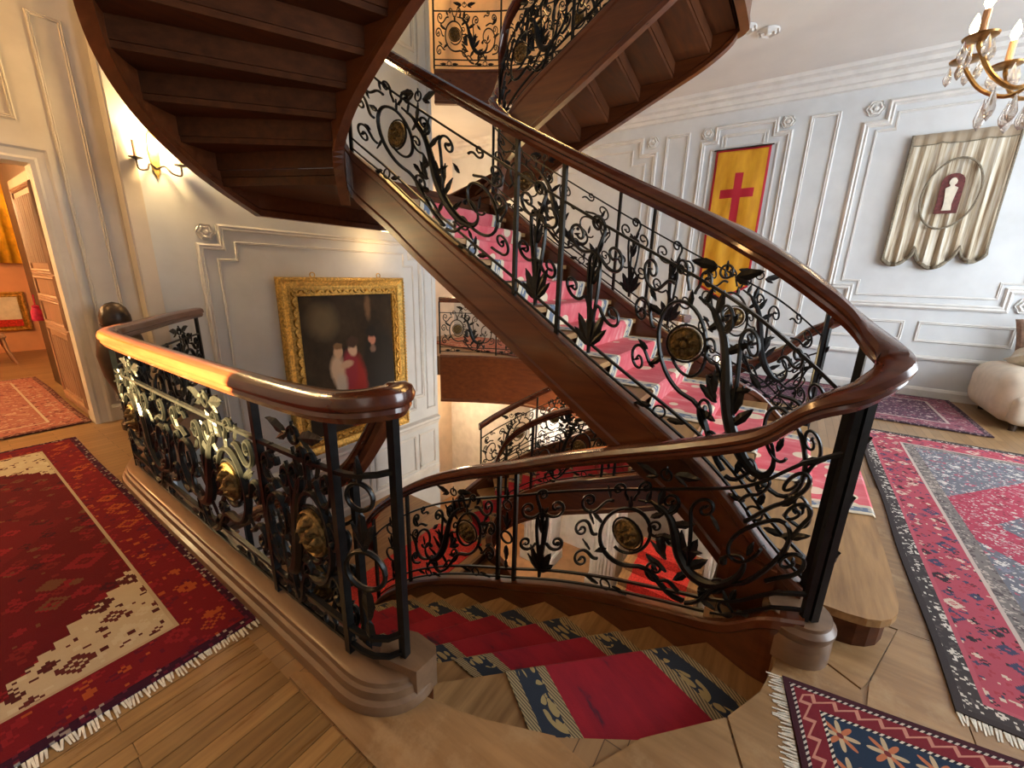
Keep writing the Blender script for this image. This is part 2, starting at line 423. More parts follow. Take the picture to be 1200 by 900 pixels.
# mouldings: mitred loops of a small profile laid on a wall plane
def mould(pts, to3, wd=.045, dp=.022, closed=True):
    """pts in wall coords (a, z) counter-clockwise; to3(a, z, d) -> world"""
    prof = [(0, 0), (0, dp*.55), (wd*.3, dp), (wd*.55, dp*.6), (wd*.8, dp*.85), (wd, dp*.3), (wd, 0)]
    V, Fc = [], []; n = len(prof); N = len(pts)
    for i in range(N):
        p = Vector(pts[i]); a = Vector(pts[(i-1) % N]); b_ = Vector(pts[(i+1) % N])
        d1 = (p-a).normalized() if (closed or i > 0) else (b_-p).normalized()
        d2 = (b_-p).normalized() if (closed or i < N-1) else d1
        n1 = Vector((-d1.y, d1.x)); n2 = Vector((-d2.y, d2.x)); mt = (n1+n2); mt = mt/max(.2, mt.dot(n1)) if mt.length > 1e-6 else n1
        for (o, d) in prof: q = p+mt*o; V.append(to3(q.x, q.y, d))
    for i in range(N if closed else N-1):
        for j in range(n-1):
            k = (i+1) % N
            Fc.append((i*n+j, i*n+j+1, k*n+j+1, k*n+j))
    return V, Fc
rect = lambda a0, a1, z0, z1: [(a0, z0), (a1, z0), (a1, z1), (a0, z1)]
def stepped(a0, a1, z0, z1, st, bottom=True):
    s2 = st
    p = ([(a0, z0+s2), (a0+s2, z0+s2), (a0+s2, z0), (a1-s2, z0), (a1-s2, z0+s2), (a1, z0+s2)] if bottom else [(a0, z0), (a1, z0)])
    return p+[(a1, z1-s2), (a1-s2, z1-s2), (a1-s2, z1), (a0+s2, z1), (a0+s2, z1-s2), (a0, z1-s2)]
def rosette(c, to3, r=.1, parent=None):
    """carved plaster rosette"""
    V, Fc = [], []
    N = 24; rings = [(1.0, .004), (.96, .028), (.80, .012), (.62, .040), (.36, .02), (.22, .045), (0.01, .05)]
    for (k, d) in rings:
        for j in range(N):
            a = 2*PI*j/N; rr = r*k*(1+.10*math.cos(6*a)*(1 if .3 < k < .99 else 0))
            V.append(to3(c[0]+rr*math.cos(a), c[1]+rr*math.sin(a), d))
    for i in range(len(rings)-1):
        for j in range(N): k = (j+1) % N; Fc.append((i*N+j, i*N+k, (i+1)*N+k, (i+1)*N+j))
    return mesh('rosette', V, Fc, 'trim_paint', parent, True)
RW = lambda a, z, d: (WX-d, -a, z)          # wall coords a = -Y so that a grows to the right in view
BW = lambda a, z, d: (a, WY-d, z)
LW = lambda a, z, d: (a, 5.72-d, z)
def m_rw(pts, wd=.05, dp=.025): return mesh('panel_moulding', *mould(pts, RW, wd, dp), 'trim_paint', wall_right)
# large stepped panel with the banner, its inner bead
m_rw(stepped(.36, 2.56, 1.26, 4.02, .24), .085, .04); m_rw(stepped(.52, 2.40, 1.42, 3.86, .20), .03, .018)
for c in ((.47, 3.93), (2.46, 1.36), (2.46, 3.93), (.47, 1.36)): rosette(c, RW, .10, wall_right)
m_rw(rect(-.27, .10, .72, 3.97), .05, .025)
m_rw(stepped(-1.76, -.46, .72, 4.02, .20, False), .07, .035); m_rw(stepped(-1.60, -.62, .86, 3.88, .20, False), .03, .018)
for c in ((-1.67, 3.93), (-.55, 3.93)): rosette(c, RW, .09, wall_right)
m_rw(rect(-1.45, -.78, 3.68, 3.86), .03, .018)
m_rw(rect(-2.35, -1.95, .72, 3.99), .05, .025)
m_rw(stepped(-4.5, -2.48, .72, 4.02, .26, False), .07, .035); m_rw(stepped(-4.3, -2.68, .9, 3.84, .24, False), .03, .018)
rosette((-2.58, 3.92), RW, .10, wall_right)
m_rw(rect(1.50, 2.46, .80, 1.09), .04, .02); m_rw(rect(.45, 1.36, .80, 1.09), .04, .02); m_rw(rect(2.66, 3.03, .72, 3.97), .05, .025)
m_rw(rect(2.6, 4.6, .80, 1.09), .04, .02)
def wall_run(name, prof, a0, a1, to3, mat, parent):
    n = len(prof); V = [to3(a0, z, d) for d, z in prof]+[to3(a1, z, d) for d, z in prof]
    Fc = [(j, (j+1) % n, n+(j+1) % n, n+j) for j in range(n)]+[tuple(range(n)), tuple(range(n, 2*n))[::-1]]
    return mesh(name, V, Fc, mat, parent)
crown = [(0, 4.20), (.05, 4.21), (.06, 4.26), (.10, 4.27), (.12, 4.33), (.20, 4.345), (.22, 4.39), (.30, 4.41), (.33, 4.45), (0, 4.45)]
tag(wall_run('trim_1', crown, -8.4, 5.5, RW, 'trim_paint', None), kind='structure')
tag(wall_run('trim_2', [(0, .545), (.03, .55), (.042, .58), (.03, .61), (0, .615)], -4.2, 5.5, RW, 'trim_paint', None), kind='structure')
tag(wall_run('baseboard_right', [(0, 0), (.03, 0), (.03, .11), (.015, .145), (0, .15)], -4.2, 5.5, RW, 'trim_paint', None), kind='structure')
# ceiling plaster frame round the stairwell and its ornaments
for (x, y) in ((6.22, 1.02), (6.42, .80), (6.62, 1.5)):
    rosette((x, y), lambda a, z, d: (a, z, 4.45-d), .12, ceil)
# back (stair) wall panelling
def m_bw(pts, wd=.05, dp=.025): return mesh('panel_moulding', *mould(pts, BW, wd, dp), 'trim_paint', wall_back)
m_bw(stepped(1.95, 5.30, -.95, 2.06, .22), .07, .035); m_bw(stepped(2.14, 5.12, -.80, 1.88, .20), .03, .018)
rosette((2.06, 1.96), BW, .09, wall_back); rosette((5.19, 1.96), BW, .09, wall_back)
m_bw(rect(5.36, 5.58, -1.0, 2.0), .03, .018); m_bw(rect(5.36, 5.58, 2.3, 7.5), .03, .018); m_bw(rect(1.95, 5.3, 4.9, 7.5), .06, .03)
wall_run('wainscot_cap', [(0, -1.36), (.03, -1.35), (.05, -1.28), (.08, -1.24), (.08, -1.2), (0, -1.17)], 1.9, 5.64, BW, 'trim_paint', wall_back)
for i in range(7):
    a0 = 2.0+i*.52; m_bw(rect(a0, a0+.44, -2.2, -1.46), .045, .02)
wall_run('baseboard_back', [(0, -MID), (.03, -MID), (.03, -MID+.12), (0, -MID+.15)], 1.9, 5.64, BW, 'trim_paint', wall_back)
# door wall panelling and casing
def m_lw(pts, wd=.03, dp=.016): return mesh('panel_moulding', *mould(pts, LW, wd, dp), 'door_wall_paint', wall_left)
m_lw(rect(1.05, 1.27, .92, 3.63)); m_lw(rect(1.05, 1.27, .2, .78)); m_lw(rect(-.6, .85, 2.75, 3.63))
cas = [(0, 0), (0, .022), (.03, .03), (.05, .018), (.10, .022), (.12, .034), (.14, .034), (.14, 0)]
V, Fc = [], []
path = [(.86, 0, 1), (.86, 2.42, 2), (-.75, 2.42, 3), (-.75, 0, 4)]
for (a, z, q) in path:
    for (o, d) in cas:
        da, dz = {1: (o, 0), 2: (o, o), 3: (-o, o), 4: (-o, 0)}[q]
        V.append(LW(a+da, z+dz, d))
n = len(cas)
for i in range(3):
    for j in range(n-1): Fc.append((i*n+j, i*n+j+1, (i+1)*n+j+1, (i+1)*n+j))
tag(mesh('trim_3', V, Fc, 'door_wall_paint'), kind='structure')
tag(wall_run('baseboard_left', [(0, 0), (.025, 0), (.025, .14), (0, .17)], 1.0, 1.41, LW, 'door_wall_paint', None), kind='structure')

# oak parquet strips laid on the visible part of the floor (joints recessed)
pm = {}
row = 0; y = .62
while y < 1.99:
    x = .565-(.0 if row % 2 else .28)
    first = True; xe = .565
    while xe > -.95:
        ln = (.28+.27*random.random()) if first and row % 2 else .42+.22*random.random()
        xs = max(-.98, xe-ln)
        bm = box(xs+.0012, xe-.0012, y+.0012, y+.0708, .0005, .007+.0012*random.random(), .0008)
        bm_obj('plank', bm, 'parquet', floor); xe = xs; first = False
    y += .072; row += 1
y = 1.99
while y < 2.0: break
# wide worn boards round the head of the stair
def board(poly): mesh('board', *prism(poly, .0005, .0085), 'oak_board', floor)
sh = lambda i, d=.004: EDGE0[i]
board([(.572, .60), (.98, .30), EDGE0[3], EDGE0[2], EDGE0[1], (.80, 1.06), (.60, 1.43), (.572, 1.43)])
board([(.575, .59), (.40, .3), (.62, -.1), (1.02, -.22), EDGE0[5], EDGE0[4], (1.0, .292)])
board([(1.03, -.225), (1.2, -.5), (1.80, -.49), (1.87, -.48), (1.95, -.34), (1.87, -.20), EDGE0[7], EDGE0[6], (1.44, -.052)])
board([(1.88, -.485), (1.96, -.345), (2.2, -.43), (2.35, -.62), (2.35, -.66), (1.93, -.51)])
board([(1.2, -.505), (1.8, -.495), (1.925, -.515), (2.36, -.665), (2.36, -.80), (1.2, -.80)])
board([(2.36, -.625), (2.4, -.61), (4.1, -.61), (4.1, -.80), (2.365, -.80)])
board([(1.2, -.805), (2.36, -.805), (2.36, -1.3), (1.2, -1.3)])

# ------------------------------------------------------------------ flights of stairs
def lerp2(p, q, t): return (p[0]+(q[0]-p[0])*t, p[1]+(q[1]-p[1])*t)
def along(line, t):
    if len(line) == 2: return lerp2(line[0], line[1], t)
    ls = [math.dist(a, b) for a, b in zip(line, line[1:])]; T = sum(ls)*t
    for a, b, l in zip(line, line[1:], ls):
        if T <= l+1e-9: return lerp2(a, b, T/l)
        T -= l
    return line[-1]
def offs(line, d):
    """shift a nosing polyline by vector d"""
    return [(p[0]+d[0], p[1]+d[1]) for p in line]
def tread_at(root, a, b_, dv, z, mat):
    nose = offs(b_, (dv.x*.028, dv.y*.028)); back = offs(a, (dv.x*-.012, dv.y*-.012))
    bm = bmesh.new(); poly = back+nose[::-1]
    vs = [bm.verts.new((*p, z)) for p in poly]; f = bm.faces.new(vs)
    r = bmesh.ops.extrude_face_region(bm, geom=[f])
    for v in [e for e in r['geom'] if isinstance(e, bmesh.types.BMVert)]: v.co.z = z-.04
    bm_obj('tread', bm, mat, root)
def riser_at(root, b_, dv, z, mat):
    V, Fc = [], []
    q0 = b_; q1 = offs(b_, (-dv.x*.022, -dv.y*.022)); n = len(q0)
    for q in (q0, q1):
        for p in q: V += [(p[0], p[1], z-R+.001), (p[0], p[1], z-.04)]
    for i in range(n-1):
        Fc += [(2*i, 2*i+2, 2*i+3, 2*i+1), (2*n+2*i, 2*n+2*i+1, 2*n+2*i+3, 2*n+2*i+2), (2*i+1, 2*i+3, 2*n+2*i+3, 2*n+2*i+1), (2*i, 2*n+2*i, 2*n+2*i+2, 2*i+2)]
    mesh('riser', V, Fc, mat, root)
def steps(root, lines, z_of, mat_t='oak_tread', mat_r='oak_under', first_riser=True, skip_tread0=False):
    """lines[k]: nosing polylines (inner->outer) in going-down order; tread k lies between k-1 and k at z_of(k), its nosing at k"""
    for k in range(0, len(lines)):
        j = max(0, k-1); ca = along(lines[j], .5); cb = along(lines[j+1], .5); dv = Vector((cb[0]-ca[0], cb[1]-ca[1])).normalized()
        z = z_of(k); b_ = lines[k]
        if k:
            tread_at(root, lines[k-1], b_, dv, z, mat_t)
        riser_at(root, b_, dv, z, mat_r)
def runner(name, label, lines, z_of, t01, mat, top_z=None):
    """carpet following treads and risers, t01(k) -> (t0, t1) across the nosing line"""
    rows = []; C = 9
    def add(k, dxy, z, tt):
        t0, t1 = tt
        rows.append([(*[a+b for a, b in zip(along(lines[k], t0+(t1-t0)*j/C), dxy)], z) for j in range(C+1)])
    for k in range(len(lines)):
        if k:
            ca = along(lines[k-1], .5); cb = along(lines[k], .5)
        else: ca = along(lines[0], .5); cb = along(lines[1], .5)
        dv = Vector((cb[0]-ca[0], cb[1]-ca[1])).normalized(); tt = t01(k); z = z_of(k)
        if k: 
            add(k-1, (dv.x*.008, dv.y*.008), z+.007, t01(k-1)); add(k, (dv.x*.022, dv.y*.022), z+.007, tt)
            add(k, (dv.x*.036, dv.y*.036), z-.004, tt); add(k, (dv.x*.034, dv.y*.034), z-.036, tt)
        if k < len(lines)-1: add(k, (dv.x*.008, dv.y*.008), z-R+.012, tt)
    V, UV = [], []; s = 0; prev = None
    for r_ in rows:
        mid = Vector(r_[C//2])
        if prev is not None: s += (mid-prev).length
        prev = mid
        for j, p in enumerate(r_): V.append(p); UV.append((j/C, s))
    Fc = [(i*(C+1)+j, i*(C+1)+j+1, (i+1)*(C+1)+j+1, (i+1)*(C+1)+j) for i in range(len(rows)-1) for j in range(C)]
    o = mesh(name, V, Fc, mat, None, False, UV)
    md = o.modifiers.new('pile', 'SOLIDIFY'); md.thickness = .006; md.offset = 0
    return tag(o, label, 'carpet')
STR = [(-.042, .012), (-.034, .026), (.034, .026), (.042, .012), (.042, -.03), (.030, -.045), (.030, -.27), (.040, -.285), (.040, -.34), (-.040, -.34), (-.040, -.285), (-.030, -.27), (-.030, -.045), (-.042, -.03)]
def deep(d): return [(o, z if z > -.1 else z-d) for o, z in STR]
def string(root, pts, d=.0, mat='mahogany', name='string'):
    V, Fc = sweep_plumb(pts, deep(d)); return mesh(name, V, Fc, mat, root)
inn = cat_rom(INNER, 6)
seg = lambda i, j: [p[:3] for p in inn[i*6:j*6+1]]
LINES_D = [[EDGE0[-1-i] for i in range(len(EDGE0))]]+[[D_IN[k], D_OUT[k]] for k in range(1, 15)]
LINES_B = [[EDGE0[-1-i] for i in range(len(EDGE0))]]+[[D_IN[k], B_OUT[k]] for k in range(1, 15)]
LINES_C = [[C_IN[k], C_OUT[k]] for k in range(15)]
M = lambda ls: [[mir(p) for p in l] for l in ls]
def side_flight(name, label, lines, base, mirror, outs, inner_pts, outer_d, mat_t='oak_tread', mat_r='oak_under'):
    root = thing(name, label, 'staircase', (2*AX-1.5 if mirror else 1.5, 1.5, base-MID))
    L = M(lines) if mirror else lines
    steps(root, L[:14], lambda k: base-k*R, mat_t, mat_r)
    ip = [mir(p) for p in inner_pts] if mirror else inner_pts
    string(root, ip, .12, name='inner_string')
    op = [(*outs[k], base-k*R+GAP) for k in range(15)]
    op = cat_rom([(outs[0][0], outs[0][1]-.02, base+.06)]+op[1:], 5)
    if mirror: op = [mir(p) for p in op]
    string(root, op, outer_d, name='outer_string')
    return root
dn_in = [p[:3] for p in cat_rom([INNER[i] for i in range(0, I_NEWEL+1)], 6)]
up_in = [p[:3] for p in cat_rom(INNER[I_TURN:], 6)]; up_in_r = [p[:3] for p in cat_rom(INNER_R[I_TURN:], 6)]
side_flight('stair_flight', 'flight of oak stairs descending beside the left railing under a red runner', LINES_D, 0, False, D_OUT, dn_in, .1)
side_flight('stair_flight', 'descending flight of oak stairs on the far side of the central flight', LINES_D, 0, True, D_OUT, dn_in, .1)
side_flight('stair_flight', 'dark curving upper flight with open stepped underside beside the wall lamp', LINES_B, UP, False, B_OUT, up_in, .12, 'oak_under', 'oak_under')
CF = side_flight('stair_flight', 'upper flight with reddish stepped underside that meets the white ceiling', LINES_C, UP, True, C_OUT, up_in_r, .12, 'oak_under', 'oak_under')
mesh('fascia', *sweep_plumb([(x, y, UP) for x, y in cat_rom([(4.06, .93), (5.45, .93), (5.66, .96), (5.74, 1.05), (5.80, 1.25)], 5)], [(-.04, .0), (.04, .0), (.05, -.03), (.035, -.05), (.035, -.52), (.05, -.54), (.05, -.60), (-.04, -.60)]), 'mahogany', CF)
def a_lines():
    L = []
    for k in range(14, 0, -1):
        x, y = A_X[k-1], A_Y[k-1]
        if k == 1:
            q = [(2.10, -.30), (2.103, -.40), (2.115, -.47), (2.14, -.52), (2.18, -.56), (2.24, -.588), (2.32, -.602), (2.6, -.61)]
            L.append(q+[mir(p) for p in q[::-1]])
        else: L.append([(x, y), mir((x, y))])
    return L
LA = a_lines()
def central(label, base, name='stair_flight'):
    root = thing(name, label, 'staircase', (AX, .4, base))
    lines = LA; steps(root, lines, lambda k: base+MID-k*R)      # lines[0] is the landing edge
    # the first riser under tread 1 is made by steps(); strings
    sp = [p[:3] for p in cat_rom(INNER[I_NEWEL+2:I_TURN+1], 6)]
    sp = [(x, y, z+base) for x, y, z in sp]
    string(root, sp, .0, name='near_string'); string(root, [mir(p) for p in sp], .0, name='far_string')
    return root
A = central('wide central flight rising from the landing under a faded pink runner', 0)
A2 = central('lower central flight in the hall below the stairwell', -UP)
# closing panel under the bottom of the central flight
for mm in (False, True):
    pts = [(2.06, -.14), (2.10, .05), (2.12, .10), (2.08, .10), (2.04, .05), (2.02, -.14)]
    pl = [mir(p) for p in pts] if mm else pts
    mesh('base_panel', *prism(pl, -.38, .30), 'mahogany', A)
tx = lambda x, k: (x-A_X[max(0, min(13, 13-k))])/(2*(AX-A_X[max(0, min(13, 13-k))]))
def t_a(k):
    kk = 14-k                                    # tread number
    x0 = max(2.78, 3.2-.14*(kk-1)); x1 = 4.02
    if kk == 1: return ((x0-2.10)/2.3, (x1-2.10)/2.3)
    return (tx(x0, k), tx(x1, k))
runner('stair_runner', 'faded pink and cream runner on the wide central flight', LA, lambda k: MID-k*R, t_a, 'runner_faded_lit')
runner('stair_runner', 'dark red runner on the lower central flight in the hall below', LA, lambda k: -UP+MID-k*R, lambda k: (.25, .75), 'runner_wool')
t_d = lambda k: (.10, .66) if k == 0 else (.15, .74)
runner('stair_runner', 'deep red runner with blue and beige borders going down beside the left railing', LINES_D, lambda k: -k*R, t_d, 'runner_wool')
runner('stair_runner', 'red runner on the descending flight beyond the central flight', M(LINES_D), lambda k: -k*R, t_d, 'runner_wool')
# half landings
def landing(base, label, to_wall):
    root = thing('stair_landing', label, 'landing', (AX, 3.8, base))
    oo = D_OUT if to_wall else B_OUT
    half = [(2.30, 3.19), D_IN[14], D_IN[13], oo[13], oo[14]]+([(1.95, 4.31), (1.95, WY-.01)] if to_wall else [(2.6, 4.31)])
    poly = half+[mir(p) for p in half[::-1]]
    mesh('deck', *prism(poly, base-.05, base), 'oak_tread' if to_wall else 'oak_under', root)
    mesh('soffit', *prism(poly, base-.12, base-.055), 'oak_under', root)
    if not to_wall:
        p = cat_rom([(*B_OUT[14], base+GAP), (2.6, 4.325, base+GAP), (AX, 4.325, base+GAP), (2*AX-2.6, 4.325, base+GAP), (*mir(B_OUT[14]), base+GAP)], 5)
        string(root, p, .12, name='outer_string')
    return root
landing(MID, 'oak half landing at the head of the central flight', False)
landing(-MID, 'lower half landing against the panelled stair wall', True)
mesh_l = mesh('landing_carpet', *prism([(2.3, 3.3), (2.3, 4.2), (4.2, 4.2), (4.2, 3.3)], -MID, -MID+.012), 'red_seat'); tag(mesh_l, 'plain red carpet on the lower half landing', 'carpet')

# ------------------------------------------------------------------ balustrades
RAILP = [(-.022, 0), (.022, 0), (.038, -.010), (.046, -.030), (.044, -.042), (.034, -.050), (.036, -.062), (.026, -.080), (-.026, -.080), (-.036, -.062), (-.034, -.050), (-.044, -.042), (-.046, -.030), (-.038, -.010)]
RAILP = [(o*1.28, z*1.25) for o, z in RAILP]
class Bal:
    def __init__(s, name, label, ctrl, group=None, n=8, k=1.0, cat='railing'):
        s.root = thing(name, label, cat, ctrl[len(ctrl)//2][:3], group)
        s.P = cat_rom(ctrl, n); s.n = n; s.k = k
        s.S = [0]
        for a, b_ in zip(s.P, s.P[1:]): s.S.append(s.S[-1]+math.dist(a[:2], b_[:2]))
        s.len = s.S[-1]
        mesh('handrail', *sweep_plumb([(p[0], p[1], p[3]) for p in s.P], RAILP), 'rail_wood', s.root, True)
    def at(s, i): return s.S[int(round(i*s.n))]
    def loc(s, a):
        a = max(0, min(s.len-1e-6, a)); lo, hi = 0, len(s.S)-1
        while hi-lo > 1:
            m_ = (lo+hi)//2
            if s.S[m_] <= a: lo = m_
            else: hi = m_
        t = (a-s.S[lo])/max(1e-9, s.S[hi]-s.S[lo])
        p = [s.P[lo][i]+(s.P[hi][i]-s.P[lo][i])*t for i in range(4)]
        d = Vector((s.P[hi][0]-s.P[lo][0], s.P[hi][1]-s.P[lo][1], 0)).normalized()
        return p, d
    def W(s, a, v):
        p, d = s.loc(a); z0 = p[2]+.026; z1 = p[3]-.098
        return Vector((p[0], p[1], z0+(z1-z0)*v)), Vector((d.y, -d.x, 0))
    def line(s, pts, rad, name='scroll', flat=1.5, sides=6, mat='iron'):
        q = [s.W(a, v) for a, v in pts]
        rad = [r*s.k*1.22 for r in rad] if isinstance(rad, (list, tuple)) else rad*s.k*1.22
        mesh(name, *tube([w[0] for w in q], rad, sides, flat, [w[1] for w in q]), mat, s.root, True)
    def post(s, a, r=.013, v0=-.02, v1=1.02):
        p, nrm = s.W(a, v0); q, _ = s.W(a, v1); t = Vector((-nrm.y, nrm.x, 0)); r *= s.k
        V = []
        for c in (p, q):
            for i, j in ((-1, -1), (1, -1), (1, 1), (-1, 1)): V.append(c+t*(r*i)+nrm*(r*j))
        mesh('post', V, [(3, 2, 1, 0), (4, 5, 6, 7), (0, 1, 5, 4), (1, 2, 6, 5), (2, 3, 7, 6), (3, 0, 4, 7)], 'iron', s.root)
    def bar(s, a0, a1, v, r=.009, name='bar'):
        n = max(2, int((a1-a0)/.06)); s.line([(a0+(a1-a0)*i/n, v) for i in range(n+1)], r, name, 1.3, 4)
    def leaf(s, a, v, ang, ln, wd=.35, curl=.0):
        """pointed iron leaf with a raised midrib"""
        c, nrm = s.W(a, v); _, _ = c, nrm; t = Vector((-nrm.y, nrm.x, 0)); up = Vector((0, 0, 1))
        ca, sa = math.cos(ang), math.sin(ang); ln *= s.k
        ex = t*ca+up*sa; ey = t*-sa+up*ca
        V, Fc = [], []
        N = 7
        for i in range(N):
            f = i/(N-1); w_ = wd*ln*math.sin(PI*min(1, f*.93+.05))**.8*(1-.35*f)*(1+.16*(i % 2)); x_ = f*ln; bend = curl*ln*f*f
            for (o, d) in ((-w_/2, .0), (0, .008), (w_/2, .0), (0, -.008)): V.append(c+ex*x_+ey*(o+bend)+nrm*d)
        for i in range(N-1):
            for j in range(4): k2 = (j+1) % 4; Fc.append((i*4+j, i*4+k2, i*4+4+k2, i*4+4+j))
        Fc += [(3, 2, 1, 0), tuple((N-1)*4+j for j in range(4))]
        mesh('leaf', V, Fc, 'iron', s.root)
    def ring(s, a, v, r, rad=.007, name='ring'):
        c, nrm = s.W(a, v); t = Vector((-nrm.y, nrm.x, 0)); up = Vector((0, 0, 1)); r *= s.k
        pts = [c+t*(r*math.cos(2*PI*i/20))+up*(r*math.sin(2*PI*i/20)) for i in range(21)]
        mesh(name, *tube(pts, rad*s.k, 6, 1.3, nrm, False), 'iron', s.root, True)
    def medallion(s, a, v, r):
        """gilt boss: rim, six curled petals, centre bead"""
        c, nrm = s.W(a, v); t = Vector((-nrm.y, nrm.x, 0)); up = Vector((0, 0, 1)); r *= s.k
        V, Fc = [], []; N = 30
        rings = [(1.0, 0, 0), (1.0, .012, 0), (.93, .020, 0), (.84, .012, 0), (.70, .022, .35), (.45, .030, .5), (.28, .014, .3), (.20, .030, 0), (.01, .036, 0)]
        for sd in (1, -1):
            o = len(V)
            for (k, d, pet) in rings:
                for j in range(N):
                    an = 2*PI*j/N; dd = d*(1+pet*math.cos(6*an+k*3))*r/.085
                    V.append(c+t*(r*k*math.cos(an))+up*(r*k*math.sin(an))+nrm*(sd*dd))
            for i in range(len(rings)-1):
                for j in range(N): k2 = (j+1) % N; Fc.append((o+i*N+j, o+i*N+k2, o+i*N+N+k2, o+i*N+N+j) if sd > 0 else (o+i*N+N+j, o+i*N+N+k2, o+i*N+k2, o+i*N+j))
        mesh('medallion', V, Fc, 'gilt', s.root, True)
H0 = .92
def spiral(att, adir, c, R0, R1, th0, turns, dr, n=34):
    """bezier stem from att (direction adir) running tangentially into a spiral; metric panel coords"""
    th0 = math.radians(th0); adir = math.radians(adir)
    p3 = Vector((c[0]+R0*math.cos(th0), c[1]+R0*math.sin(th0))); tg = Vector((-math.sin(th0), math.cos(th0)))*dr
    p0 = Vector(att); L = (p3-p0).length*.45
    p1 = p0+Vector((math.cos(adir), math.sin(adir)))*L; p2 = p3-tg*L
    out = []
    for i in range(9):
        t = i/9; u_ = 1-t
        out.append(p0*u_**3+p1*(3*u_*u_*t)+p2*(3*u_*t*t)+p3*t**3)
    for i in range(n+1):
        t = i/n; th = th0+dr*2*PI*turns*t; r_ = R0*(R1/R0)**t
        out.append(Vector((c[0]+r_*math.cos(th), c[1]+r_*math.sin(th))))
    return out
def panel(B, s0, s1, flip=False, detail=1):
    """large scroll panel: gilt boss inside a ringed scroll, acanthus horn, secondary scrolls and leaves"""
    L = s1-s0; k = L/1.36
    kk = max(.62, min(1.08, k))
    def mp(p): a = p[0]*k; return (s1-a if flip else s0+a, p[1]/H0)
    fl = lambda ang: (PI-ang) if flip else ang
    def sc_(att, adir, c, R0, R1, th0, turns, dr, rad, bulb=True):
        pts = spiral(att, adir, c, R0, R1, th0, turns, dr)
        # keep scrolls round: measure the offset from their centre unscaled
        q = []
        for i, p in enumerate(pts):
            f = 0 if i < 9 else 1
            if i < 9: q.append((p.x*k*(1-i/9)+(c[0]*k+(p.x-c[0])*kk)*(i/9), p.y))
            else: q.append((c[0]*k+(p.x-c[0])*kk, p.y))
        n = len(q); rr = [rad*(1.15-.45*i/n) for i in range(n)]
        if bulb: rr[-3:] = [rad*1.5, rad*1.9, rad*1.2]
        B.line([((s1-a if flip else s0+a), y/H0) for a, y in q], rr)
    cM = (.42, .44)
    sc_((.82, .06), 175, cM, .225, .125, -75, 1.15, -1, .0095, False)
    B.medallion(mp(cM)[0], mp(cM)[1], .086); B.ring(*mp(cM), .098, .006)
    sc_((.84, .05), 10, (1.10, .40), .20, .060, -100, 1.2, 1, .0085, False)
    sc_((.30, .66), 170, (.13, .66), .085, .015, -60, 1.4, -1, .007)
    sc_((.52, .655), 20, (.66, .66), .075, .014, -110, 1.4, 1, .007)
    sc_((1.06, .55), 20, (1.22, .65), .08, .014, -110, 1.4, 1, .007)
    sc_((.22, .24), 190, (.10, .22), .075, .014, 80, 1.35, 1, .007)
    sc_((1.20, .18), 0, (1.27, .26), .07, .014, -80, 1.4, 1, .007)
    sc_((.82, .26), 95, (.86, .62), .075, .014, 190, 1.4, -1, .007)
    sc_((.80, .10), 150, (.63, .23), .085, .014, -60, 1.5, -1, .007)
    sc_((.40, .665), 100, (.33, .735), .048, .010, -10, 1.4, 1, .006)
    sc_((.44, .665), 80, (.51, .745), .045, .010, 190, 1.4, -1, .006)
    sc_((.20, .42), 200, (.085, .45), .07, .012, 70, 1.4, 1, .007)
    sc_((1.26, .38), 70, (1.25, .50), .06, .012, -30, 1.4, 1, .006)
    sc_((.70, .40), 150, (.60, .50), .065, .012, -60, 1.4, -1, .006)
    sc_((.90, .14), 10, (.98, .20), .055, .012, -100, 1.3, 1, .006)
    sc_((1.02, .66), 60, (1.10, .72), .045, .010, -120, 1.3, 1, .006)
    # acanthus horn: a thick tapering stem curling over
    horn = [(.47, .665), (.58, .645), (.67, .57), (.72, .46), (.76, .34), (.84, .235), (.95, .19), (1.05, .22), (1.095, .295), (1.07, .36), (1.01, .365), (.99, .32)]
    hq = cat_rom(horn, 4); n = len(hq)
    hr = [.006+.020*math.sin(PI*min(1, (i/n)/.78))**1.4 if i/n < .78 else .007 for i in range(n)]; hr[-3:] = [.014, .017, .010]
    B.line([mp(p) for p in hq], hr, 'acanthus_horn', .75, 8)
    for (x_, y_, an, ln) in ((.80, .30, 75, .17), (.78, .33, 100, .15), (.82, .27, 50, .14), (.76, .38, 20, .12), (.70, .52, 30, .13), (.66, .58, 60, .12), (.60, .64, 80, .12), (.72, .44, 200, .11), (.82, .24, 235, .12), (.92, .19, 260, .10), (.68, .30, 120, .14), (.66, .32, 95, .13),
                              (.24, .50, 150, .11), (1.22, .40, 30, .11), (.70, .22, 160, .12), (.69, .30, 150, .12), (.88, .20, 30, .12), (.42, .60, 90, .09), (.56, .56, 40, .10), (.56, .32, -40, .10), (.28, .32, 220, .10), (.95, .50, 130, .09), (1.08, .17, -100, .09), (.13, .58, -60, .08), (1.10, .36, 80, .08), (1.20, .56, 60, .10), (.16, .30, 140, .08), (.52, .65, 75, .09), (.28, .68, 110, .08), (1.02, .17, -60, .08)):
        B.leaf(*mp((x_, y_)), fl(math.radians(an)), ln, .38)
    # ring and leaves between the upper bar and the handrail
    B.ring(*mp((.62, .82)), .030, .006)
    for dx, an, ln in ((.05, 12, .13), (.045, -28, .08), (-.05, 168, .13), (-.045, 208, .08), (.0, 90, .05)):
        B.leaf(*mp((.62+dx/k, .82)), fl(math.radians(an)), ln, .42)
    # rings under the lower bar
    for x_ in (.30, 1.05):
        B.ring(*mp((x_, .055)), .034, .006)
        B.leaf(*mp((x_+.05/k, .05)), fl(math.radians(0)), .1, .4); B.leaf(*mp((x_-.05/k, .05)), fl(PI), .1, .4)
